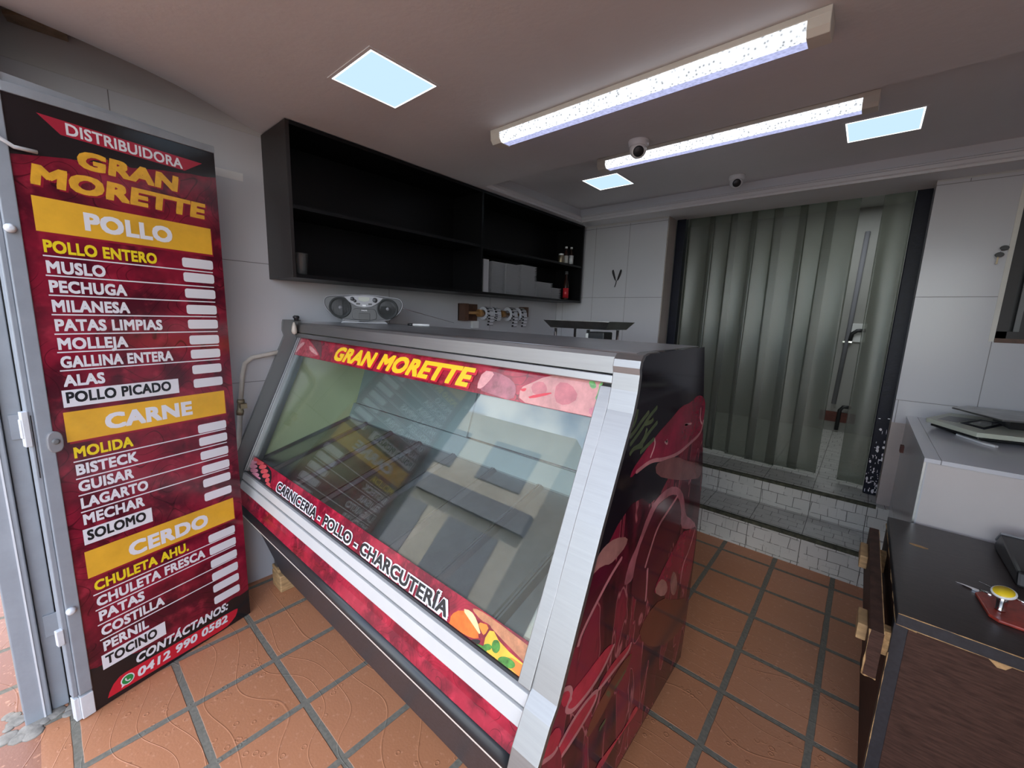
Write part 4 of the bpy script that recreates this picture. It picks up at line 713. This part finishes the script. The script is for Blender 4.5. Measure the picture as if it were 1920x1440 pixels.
for sx in (-1, 1):
    c = (sx*.143, -.083, .098)
    s_ = MB().lathe([(.064, 0), (.066, .004), (.060, .006), (.056, .001), (.030, -.004), (.012, -.006)], c, (0, -1, 0), 28).build('speaker', MT['mesh'], bb, local=True)
    MB().lathe([(.013, -.006), (.010, .001), (0, .004)], c, (0, -1, 0), 16).build('dust_cap', MT['silver'], s_, local=True)
cp_ = MB().prism([(-.118, .166), (-.09, .135), (-.045, .108), (0, .100), (.045, .108), (.09, .135), (.118, .166), (.06, .176), (0, .179), (-.06, .176)], 1, -.091, -.082).build('control_panel', MT['silver'], bb, .002, local=True)
MB().prism([(-.035, .165), (-.03, .146), (0, .138), (.03, .146), (.035, .165), (0, .168)], 1, -.0925, -.0905).build('display', MT['lcd'], cp_, local=True)
for x, z, r in ((.066, .150, .015), (-.070, .154, .012), (-.055, .142, .009)): MB().lathe([(r, 0), (r, .006), (r*.8, .008), (0, .008)], (x, -.091, z), (0, -1, 0), 16).build('knob', MT['darkgrey'], cp_, local=True)
for x, z in ((-.036, .124), (0, .115), (.036, .124)): MB().box(x-.011, x+.011, -.094, -.090, z-.005, z+.005).build('button', MT['plasticw'] if x == 0 else MT['dark'], cp_, .001, local=True)
cd = MB().prism(smooth([(-.068, .098), (-.076, .05), (-.07, .026), (0, .018), (.07, .026), (.076, .05), (.068, .098), (0, .092)], True), 1, -.089, -.082).build('deck_door', MT['darkgrey'], bb, .002, local=True)
MB().box(-.034, .034, -.0915, -.0885, .024, .066).build('deck_window', MT['dark'], cd, .002, local=True)
lettering('PHILIPS', .007, .034, MT['inkwhite'], cd, lambda x, y, z: (x-.017, y-.0892, z+.080), .02)
MB().prism([(-.145, 0), (-.135, .014), (-.10, .028), (-.07, .020), (-.03, .012), (.03, .012), (.07, .020), (.10, .028), (.135, .014), (.145, 0)], 1, -.07, .06).build('base', MT['silver'], bb, .003, local=True)
for i in range(5): MB().box(-.05+i*.02, -.034+i*.02, -.03, .0, .178, .187).build('key', MT['dark'], bb, .001, local=True)
ant = MB().tube([(.20, .06, .115), (.24, .07, .108), (.60, .055, .018)], [.0035, .003, .0012], 8).build('antenna', MT['chrome'], bb, local=True)
t = thing('marker_pen', 'short white marker with black cap lying on the display case', 'pen', (-1.9, 1.45, 1.5095))
q0 = Vector((-2.02, 1.41, 1.515)); q1 = Vector((-1.905, 1.475, 1.5145)); dd = (q1-q0).normalized()
MB().tube([q0+dd*.03, q1], .0065, 12).build('barrel', MT['plasticw'], t); MB().tube([q0, q0+dd*.03], .0072, 12).build('cap', MT['dark'], t)

# ------------------------------------------------------------------ ticket roll holder on the left wall
th_ = thing('roll_holder', 'brown wooden roll holder fixed to the left wall', 'roll holder', (-2.5, 2.65, 1.53))
box('end_block', MT['woodbrown'], XA, XA+.085, 2.235, 2.275, 1.535, 1.672, th_, .002); box('end_block', MT['woodbrown'], XA, XA+.085, 3.0, 3.04, 1.58, 1.672, th_, .002)
MB().box(XA, XA+.012, 2.235, 2.44, 1.535, 1.672).build('back_plate', MT['woodbrown'], th_)
MB().tube([(-2.455, 2.26, 1.60), (-2.455, 3.02, 1.60)], .012, 10).build('rod', MT['woodgold'], th_)
for y in (2.40, 2.68): MB().lathe([(.030, 0), (.030, .045), (.012, .045)], (-2.455, y, 1.60), (0, 1, 0), 16).build('spool_hub', MT['woodgold'], th_)
def roll(y, r, label, low):
    me = MB(); seg = 28; wd_ = .075
    for k in range(seg):
        for (yy) in (0, wd_): pass
    o_r = bpy.data.meshes.new('ticket_roll'); vs = []; fs = []; uvs = []
    prf = [(r, 0), (r, wd_), (r*.55, wd_), (r*.55, 0)]
    for (rad, yy) in prf:
        for k in range(seg): a = 2*math.pi*k/seg; vs.append((rad*math.cos(a), yy, rad*math.sin(a)))
    for i in range(4):
        for k in range(seg):
            k2 = (k+1) % seg; j = (i+1) % 4; fs.append((i*seg+k, i*seg+k2, j*seg+k2, j*seg+k))
            u0, u1 = (0, 1.4) if i == 0 else (.9, .92); uvs += ([(u0, k*.5), (u0, (k+1)*.5), (u1, (k+1)*.5), (u1, k*.5)] if i == 0 else [(.9, .1)]*4)
    n = len(vs); hang = [(r+.001, 0), (r+.001, wd_)]
    m_ = 8
    for k in range(m_+1):
        z = -k*(low)/m_; vs += [(r+.0008+.006*math.sin(k*.6), 0.002, z), (r+.0008+.006*math.sin(k*.6), wd_-.002, z)]
    for k in range(m_):
        a = n+2*k; fs.append((a, a+1, a+3, a+2)); uvs += [(0, k*.5), (1.4, k*.5), (1.4, (k+1)*.5), (0, (k+1)*.5)]
    o_r.from_pydata(vs, [], fs); lay = o_r.uv_layers.new(); 
    for i, uvv in enumerate(uvs): lay.data[i].uv = uvv
    o_r.materials.append(MT['ticket'])
    o = bpy.data.objects.new('ticket_roll', o_r); COL.objects.link(o); o.location = (-2.455, y, 1.60)
    return tag(o, label, 'ticket roll', 'printed ticket rolls on the wooden holder')
roll(2.455, .054, 'black and white ticket roll nearest the big wooden end block', .10); roll(2.545, .056, 'black and white ticket roll second along the rod', .06)
roll(2.76, .060, 'black and white ticket roll third along the rod', .11); roll(2.89, .062, 'black and white ticket roll at the far end of the rod', .11)
tag(MB().box(XA+.002, XA+.03, 2.375, 2.445, 1.475, 1.533).build('white_switch', MT['plasticw'], bevel=.003), 'small white socket box under the wooden roll holder', 'socket')

# ------------------------------------------------------------------ scale with steel pan behind the case
wt = thing('work_table', 'plain steel work table hidden behind the display case', 'table', (-1.25, 2.25, 0))
box('table_top', MT['steelflat'], -1.75, -.75, 1.93, 2.45, 1.17, 1.20, wt, .003)
for x in (-1.72, -.80):
    for y in (1.96, 2.40): box('leg', MT['alu'], x, x+.03, y, y+.03, 0, 1.17, wt)
ps = thing('pan_scale', 'steel pan scale standing behind the display case', 'scale', (-1.25, 2.2, 1.2))
px0, px1, py0, py1 = -1.50, -1.06, 2.02, 2.34
mb = MB(); a = [(px0+.035, py0+.03), (px1-.035, py0+.03), (px1-.035, py1-.03), (px0+.035, py1-.03)]; b = [(px0, py0), (px1, py0), (px1, py1), (px0, py1)]
vs = [(*p, 1.524) for p in a]+[(*p, 1.567) for p in b]+[(p[0]*.998, p[1], 1.569) for p in b]+[(p[0], p[1], 1.527) for p in a]
f = [(3, 2, 1, 0), (12, 13, 14, 15)]
for k in range(4):
    l = (k+1) % 4; f += [(k, l, 4+l, 4+k), (4+k, 4+l, 8+l, 8+k), (8+k, 8+l, 12+l, 12+k)]
mb.add(vs, f); mb.build('pan', MT['pewter'], ps)
for x, y in ((px0+.06, py0+.05), (-1.215, py0+.05), (px1-.08, py1-.05), (px0+.06, py1-.05)): MB().tube([(x, y, 1.36), (x, y, 1.52)], .009, 10).build('pan_support', MT['chrome'], ps)
MB().box(px0+.03, px1-.03, py0+.03, py1-.03, 1.201, 1.36).build('body', MT['pewter'], ps, .006)
MB().box(-1.185, -1.085, py0+.0, py0+.10, 1.36, 1.512).build('column', MT['dark'], ps, .006); MB().box(-1.212, -1.186, py0+.02, py0+.05, 1.36, 1.50).build('support_post', MT['plastic'], ps, .002)
# ------------------------------------------------------------------ small things on the back wall
t = thing('wall_clip', 'black V shaped clip hanging on the white back wall', 'clip', (-1.852, YB, 1.95))
for sx in (-1, 1): MB().prism(smooth([(-1.851+sx*.004, 1.945), (-1.853+sx*.030, 2.03), (-1.852+sx*.040, 2.052), (-1.852+sx*.050, 2.036), (-1.852+sx*.040, 2.0), (-1.851+sx*.016, 1.95)], True), 1, YB-.012, YB).build('arm', MT['dark'], t, .001)
MB().tube([(-1.851, YB-.006, 1.95), (-1.857, YB-.006, 1.915), (-1.866, YB-.005, 1.888)], .004, 8).build('tail', MT['dark'], t)
t = thing('key_set', 'two black headed keys hanging at the lock beside the barred window', 'keys', (.51, YB, 2.03))
MB().prism([(.516+.018*math.cos(i*.3491), 2.052+.013*math.sin(i*.3491)) for i in range(18)], 1, YB-.03, YB-.022).build('key_head', MT['dark'], t, .001)
MB().prism([(.502+.018*math.cos(i*.3491), 2.016+.013*math.sin(i*.3491)) for i in range(18)], 1, YB-.03, YB-.022).build('key_head', MT['dark'], t, .001)
MB().tube([(.522, YB-.026, 2.052), (.53, YB, 2.055)], .0035, 8).build('key_blade', MT['chrome'], t); MB().box(.4945, .5015, YB-.028, YB-.025, 1.965, 2.005).build('key_blade', MT['brass'], t); MB().tube([(.508, YB-.026, 2.043), (.504, YB-.028, 2.034), (.505, YB-.026, 2.027)], .0015, 6).build('ring', MT['chrome'], t)
box('lock_plate', MT['midgrey'], .534, .538, YB-.002, YB, 2.03, 2.075, t)
# ------------------------------------------------------------------ strip curtain
sc = thing('strip_curtain', 'clear grey PVC strip curtain hanging in the back doorway', 'strip curtain', (-.6, 3.9, 2.6))
box('hanging_rail', MT['pewter'], -1.325, .122, 3.89, 3.94, 2.555, 2.60, sc)
strips = [(-1.325, -1.11, .46, 0), (-1.16, -.94, .445, 1), (-.99, -.79, .45, 0), (-.84, -.62, .435, 1), (-.68, -.46, .43, 0), (-.51, -.29, .43, 1), (-.35, -.155, .44, 0), (-.035, .121, .43, 0)]
for i, (a, b, zb, k) in enumerate(strips):
    mb = MB(); nu, nv = 12, 24; r_ = random.Random(i); ph = r_.uniform(0, 6); vs = []
    for s_ in (0, .0022):
        for j in range(nv+1):
            z = zb+(2.57-zb)*j/nv; sag = (1-j/nv)
            for u in range(nu+1):
                q = u/nu; x = a+(b-a)*q+.012*sag*math.sin(ph)*(1 if 0 < i < 7 else 0)
                y = 3.905+k*.016+s_+.013*(math.cos(math.pi*(q-.5))-.5)+.010*sag*math.sin(z*2.6+ph+q*2); vs.append((x, y, z))
    n = (nu+1)*(nv+1); fs = []
    for s_ in (0, 1):
        for j in range(nv):
            for u in range(nu): e = s_*n+j*(nu+1)+u; fs.append((e, e+1, e+nu+2, e+nu+1))
    for j in range(nv):
        for u in (0, nu): e = j*(nu+1)+u; fs.append((e, e+nu+1, n+e+nu+1, n+e))
    for u in range(nu):
        for j in (0, nv): e = j*(nu+1)+u; fs.append((e, e+1, n+e+1, n+e))
    mb.add(vs, fs, sm=True); mb.build('strip', MT['pvc'], sc)
# things beyond the curtain
t = thing('door_latch', 'pale latch plate with a dark bracket seen between the strips', 'latch', (-.08, 5.89, 1.5))
box('plate', MT['plasticw'], -.148, -.012, 5.885, 5.90, 1.43, 1.632, t, .003); MB().tube([(-.02, 5.875, 1.56), (-.09, 5.87, 1.555), (-.13, 5.87, 1.52), (-.14, 5.875, 1.44)], .02, 8).build('bracket', MT['darkgrey'], t); box('bolt', MT['chrome'], -.20, -.12, 5.87, 5.885, 1.42, 1.437, t)
t = thing('wall_conduit', 'dark vertical conduit on the passage wall', 'pipe', (-.15, 5.88, .5)); MB().tube([(-.14, 5.885, 2.6), (-.16, 5.885, 1.6), (-.19, 5.885, .72)], .022, 8).build('conduit', MT['facade2'], t)
MB().tube([(-.03, 5.87, .70), (-.10, 5.86, .70), (-.125, 5.86, .66), (-.13, 5.86, .43)], .02, 8).build('drain_elbow', MT['dark'], t)
tag(box('skirting_board', MT['rust'], -.30, .02, 5.86, 5.90, .52, .63), 'rust brown board low on the passage wall', 'board')
# ------------------------------------------------------------------ counter, desk and their things
ct = thing('counter', 'white tiled counter under the barred window', 'counter', (.8, 3.0, 0))
CYF = 2.47
box('top', MT['countertop'], 0.258, 1.74, CYF, YB-.003, 1.015, 1.034, ct, .001); box('front_panel', MT['counterfront'], 0.272, 1.74, CYF+.006, CYF+.03, 0, 1.015, ct); mb = MB(); mb.box(.262, .272, CYF+.006, YB-.003, .0, 1.015)
mb.build('end_panel', MT['tileBr'], ct); box('corner_edge', MT['pewter'], .258, .266, CYF, CYF+.008, 0, 1.015, ct)
tag(box('pipe_stub', MT['rust'], .236, .252, 3.28, 3.33, .86, .90), 'small rusty stub beside the counter end', 'pipe stub')
cs = thing('counter_scale', 'cream digital scale with dark platter on the white counter', 'scale', (.62, 3.3, 1.035), 0)
pts = [(.316, 3.276), (.437, 3.585), (.95, 3.585), (.97, 3.20), (.72, 3.06), (.61, 3.035), (.475, 3.0)]
mb = MB(); mb.prism([(.65+(x-.65)*.93, 3.32+(y-3.32)*.86) for x, y in pts], 2, 1.047, 1.066, 1); mb.prism(pts, 2, 1.066, 1.090, 0); mb.build('body', [MT['scalegreen'], MT['dark']], cs, .003)
MB().prism([(.36, 3.27), (.425, 3.45), (.53, 3.45), (.435, 3.245)], 2, 1.090, 1.0912).build('keypad', MT['midgrey'], cs)
MB().prism([(.444, 3.24), (.549, 3.46), (.632, 3.387), (.515, 3.12)], 2, 1.090, 1.0925).build('display_frame', MT['navy'], cs); MB().prism([(.475, 3.245), (.552, 3.42), (.605, 3.375), (.52, 3.175)], 2, 1.0925, 1.0932).build('display', MT['lcd'], cs)
for x, y in ((.50, 3.1), (.88, 3.25), (.48, 3.5), (.88, 3.5)): MB().lathe([(.014, 0), (.014, .0125)], (x, y, 1.0345), seg=12).build('foot', MT['dark'], cs)
MB().prism([(.424, 3.42), (.571, 3.14), (.95, 3.30), (.80, 3.60), (.50, 3.56)], 2, 1.140, 1.149).build('platter', MT['pewter'], cs, .003); MB().prism([(.60, 3.50), (.84, 3.50), (.84, 3.30), (.62, 3.25)], 2, 1.090, 1.140).build('platter_support', MT['dark'], cs)
tag(MB().prism([(.425, 3.15), (.445, 3.165), (.548, 2.975), (.535, 2.962), (.50, 2.995)], 2, 1.0345, 1.044).build('plastic_stick', MT['plasticw'], bevel=.002), 'flat white plastic stick lying before the counter scale', 'plastic stick')

dk = thing('desk', 'worn dark wood desk with loose drawer front', 'desk', (.8, 2.0, 0))
DX, DY0, DY1, DZ = .180, 1.605, 2.44, .742
box('top', MT['desktop'], DX, 1.70, DY0, DY1, DZ-.036, DZ, dk, .001)
mb = MB(); mb.box(DX-.001, 1.70, DY0-.0015, DY0, DZ-.036, DZ-.001); mb.box(DX-.0015, DX, DY0-.0015, DY1, DZ-.036, DZ-.001); mb.build('edge_band', MT['deskedge'], dk)
box('front_panel', MT['desk'], DX+.028, 1.70, DY0+.012, DY0+.03, .02, DZ-.036, dk)
mb = MB(); mb.box(DX-.004, DX+.028, DY0+.008, DY0+.05, .0, DZ-.036); mb.build('corner_post', MT['deskedge'], dk, .001)
box('side_panel', MT['desk'], DX, DX+.016, DY0+.05, DY1, .0, DZ-.036, dk); box('side_panel', MT['desk'], 1.68, 1.70, DY0+.03, DY1, .0, DZ-.036, dk); box('back_panel', MT['desk'], DX+.016, 1.68, DY1-.016, DY1, .02, DZ-.036, dk)
mb = MB(); rr = random.Random(11)
def wear(p, q, w_, n=14):
    pts = [Vector(p).lerp(Vector(q), i/n) for i in range(n+1)]
    mb.tube(pts, [w_*(rr.uniform(.5, 1) if rr.random() > .3 else .12) for _ in pts], 5)
wear((DX, DY0-.001, DZ-.001), (1.2, DY0-.001, DZ-.001), .0022, 30); wear((DX-.001, DY0, DZ-.036), (DX-.001, DY1, DZ-.036), .004, 20); wear((DX+.02, DY0, DZ-.038), (1.2, DY0+.006, DZ-.038), .0022, 24); wear((DX-.004, DY0+.008, .10), (DX-.004, DY0+.008, .60), .0022, 16)
mb.prism([(DX+.18, DZ-.037), (DX+.235, DZ-.037), (DX+.22, DZ-.058), (DX+.205, DZ-.060)], 1, DY0+.0105, DY0+.0125); mb.prism([(DX, DZ-.034), (DX+.05, DZ-.037), (DX+.045, DZ-.045), (DX+.0, DZ-.041)], 1, DY0+.006, DY0+.0085)
mb.build('worn_edge', MT['chip'], dk)
MB().prism(smooth([(.232, 2.185), (.262, 2.172), (.287, 2.176), (.290, 2.186), (.262, 2.196), (.238, 2.196)], True), 2, DZ-.0005, DZ+.0006).build('chipped_spot', MT['chip'], dk)
df = box('drawer_front', MT['desk'], .121, .153, 1.53, 2.36, .548, .700, dk, .001); 
for y0, y1 in ((2.105, 2.245), (1.595, 1.695)): box('handle_block', MT['wood'], .096, .121, y0, y1, .615, .668, df, .003)
mb = MB(); wear((.121, 1.53, .70), (.121, 1.53, .55), .004, 6); wear((.153, 1.53, .70), (.153, 2.36, .70), .0018, 22); wear((.121, 1.53, .548), (.153, 1.53, .548), .004, 4); mb.build('worn_edge', MT['chip'], df)
box('drawer_runner', MT['chip'], .153, DX, 1.62, 1.66, .58, .66, dk); box('drawer_runner', MT['chip'], .153, DX, 2.2, 2.24, .58, .66, dk)
# card terminal
pt = thing('card_terminal', 'black device with slanted back at the right edge of the desk', 'device', (.6, 2.2, DZ))
MB().prism([(2.06, DZ+.001), (2.39, DZ+.001), (2.39, DZ+.028), (2.345, DZ+.075), (2.08, DZ+.05)], 0, .487, .78).build('body', MT['dark'], pt, .008)
tag(MB().prism([(2.345, DZ+.076), (2.392, DZ+.03), (2.398, DZ+.034), (2.35, DZ+.082)], 0, .487, .78).build('plate', MT['silver'], pt, .001), 'pale strip along the back')
# red plate with spike, cutlery
rp = thing('plastic_plate', 'worn red plastic plate on the dark desk', 'plate', (.43, 1.85, DZ))
MB().prism([(.392, 1.925), (.372, 1.90), (.383, 1.775), (.40, 1.755), (.55, 1.745), (.56, 1.78), (.47, 1.955)], 2, DZ+.0005, DZ+.010).build('slab', MT['redplate'], rp, .003)
tk = thing('token_stand', 'silver peg topped by a round yellow disc standing on the red plate', 'peg', (.412, 1.825, DZ+.0105))
c_ = Vector((.412, 1.822, DZ+.0105))
MB().lathe([(.012, 0), (.0125, .004), (.0105, .008), (.012, .03), (.0115, .055)], c_, (0, 0, 1), 14).build('stem', MT['chrome'], tk); dn = Vector((-.25, -.35, 1)).normalized()
MB().lathe([(.026, 0), (.027, .003), (.025, .006), (.0, .0061)], c_+Vector((0, 0, .056)), dn, 28).build('rim', MT['plasticw'], tk); MB().lathe([(.0225, .0063), (.0225, .0070), (.0, .0072)], c_+Vector((0, 0, .056)), dn, 28).build('disc', MT['yell'], tk); MB().lathe([(.006, .0072), (.006, .0078), (.0, .0079)], c_+Vector((0, .010, .056)), dn, 14).build('hole', MT['dark'], tk)
t = thing('knife', 'small pointed steel knife lying beside the red plate', 'knife', (.36, 1.93, DZ))
MB().prism([(.333, 1.948), (.352, 1.947), (.385, 1.940), (.398, 1.928), (.39, 1.922), (.37, 1.928), (.35, 1.940)], 2, DZ+.001, DZ+.004).build('blade', MT['chrome'], t)
MB().tube([(.388, 1.927, DZ+.006), (.412, 1.905, DZ+.013)], .006, 10).build('handle', MT['chrome'], t)
t = thing('fork', 'steel fork tines behind the yellow disc', 'fork', (.42, 1.96, DZ))
for i in range(3): MB().tube([(.392+i*.006, 1.985-i*.004, DZ+.012), (.432+i*.006, 1.955-i*.006, DZ+.0135)], .0016, 6).build('tine', MT['chrome'], t)
MB().tube([(.438, 1.949, DZ+.0135), (.50, 1.915, DZ+.0115)], .004, 8).build('handle', MT['chrome'], t)
# ------------------------------------------------------------------ ceiling lamps
def panel(label, x0, x1, y0, y1, zc, first=[]):
    t = thing('panel_light', label, 'ceiling light', ((x0+x1)/2, (y0+y1)/2, zc), 0, 'square panel lights in the ceiling')
    b = .012; mb = MB()
    for q in ((x0-b, x1+b, y0-b, y0), (x0-b, x1+b, y1, y1+b), (x0-b, x0, y0, y1), (x1, x1+b, y0, y1)): mb.box(*q, zc-.003, zc-.0002)
    mb.build('frame', MT['ceil'], t); box('light_face', MT['panel'], x0+.006, x1-.006, y0+.006, y1-.006, zc-.003, zc-.0005, t); mb = MB(); b = .006
    for q in ((x0, x1, y0, y0+b), (x0, x1, y1-b, y1), (x0, x0+b, y0+b, y1-b), (x1-b, x1, y0+b, y1-b)): mb.box(*q, zc-.0035, zc-.0005)
    mb.build('glowing_rim', MT['panelrim'], t)
panel('square panel light nearest the entrance above the sign side', -1.70, -1.415, .845, 1.128, ZC); panel('square panel light at the cabinet end of the ceiling tray', -1.74, -1.463, 2.745, 3.015, ZR); panel('square panel light at the right end of the ceiling tray', -.222, .066, 2.755, 3.03, ZR)
def tube(label, x0, x1, y, zc):
    t = thing('tube_light', label, 'ceiling light', ((x0+x1)/2, y, zc), 0, 'long ceiling tube lights')
    h = .047; s_ = y-.014
    box('housing', MT['plastic'], x0, x1, y-h-.002, y+h+.002, zc-.020, zc-.0005, t, .002)
    MB().prism([(y-h, zc-.012), (y-h+.005, zc-.042), (y-h+.018, zc-.058), (s_, zc-.059), (s_, zc-.012)], 0, x0+.055, x1-.055).build('diffuser', MT['tubetop'], t); d_ = MB().prism([(s_, zc-.059), (y+h-.018, zc-.058), (y+h-.005, zc-.042), (y+h, zc-.012), (s_, zc-.012)], 0, x0+.055, x1-.055).build('diffuser', MT['tubelow'], t)
    for a, b in ((x0-.002, x0+.055), (x1-.055, x1+.002)): MB().prism([(y-h-.003, zc-.001), (y-h+.001, zc-.045), (y-h+.016, zc-.062), (y+h-.016, zc-.062), (y+h-.001, zc-.045), (y+h+.003, zc-.001)], 0, a, b).build('end_cap', MT['plastic'], t, .002)
tube('tube light on the low ceiling nearer the entrance', -1.515, -.195, 1.59, ZC); tube('tube light inside the raised ceiling tray', -1.45, -.095, 2.50, ZR)
def dome(label, x, y, zc, aim):
    t = thing('dome_camera', label, 'security camera', (x, y, zc), 0, 'white dome security cameras')
    MB().lathe([(.050, 0), (.051, -.004), (.047, -.024), (.044, -.030)], (x, y, zc-.0005), seg=28).build('base_ring', MT['plasticw'], t)
    c = Vector((x, y, zc-.040)); a = Vector(aim).normalized()
    b_ = MB().lathe([(.041*math.sin(i*math.pi/12), -.041*math.cos(i*math.pi/12)) for i in range(9)]+[(.030, .030), (.027, .031)], c, a, 26).build('eyeball', MT['plasticw'], t); MB().lathe([(.026, .027), (.026, .032), (.018, .035), (0, .036)], c, a, 22).build('lens', MT['dark'], b_)
dome('white dome camera on the low ceiling edge between the tube lights', -.994, 2.07, ZC, (.45, -.75, -.6)); dome('white dome camera in the ceiling tray by the moulding', -.824, 3.27, ZR, (.3, -.85, -.45))
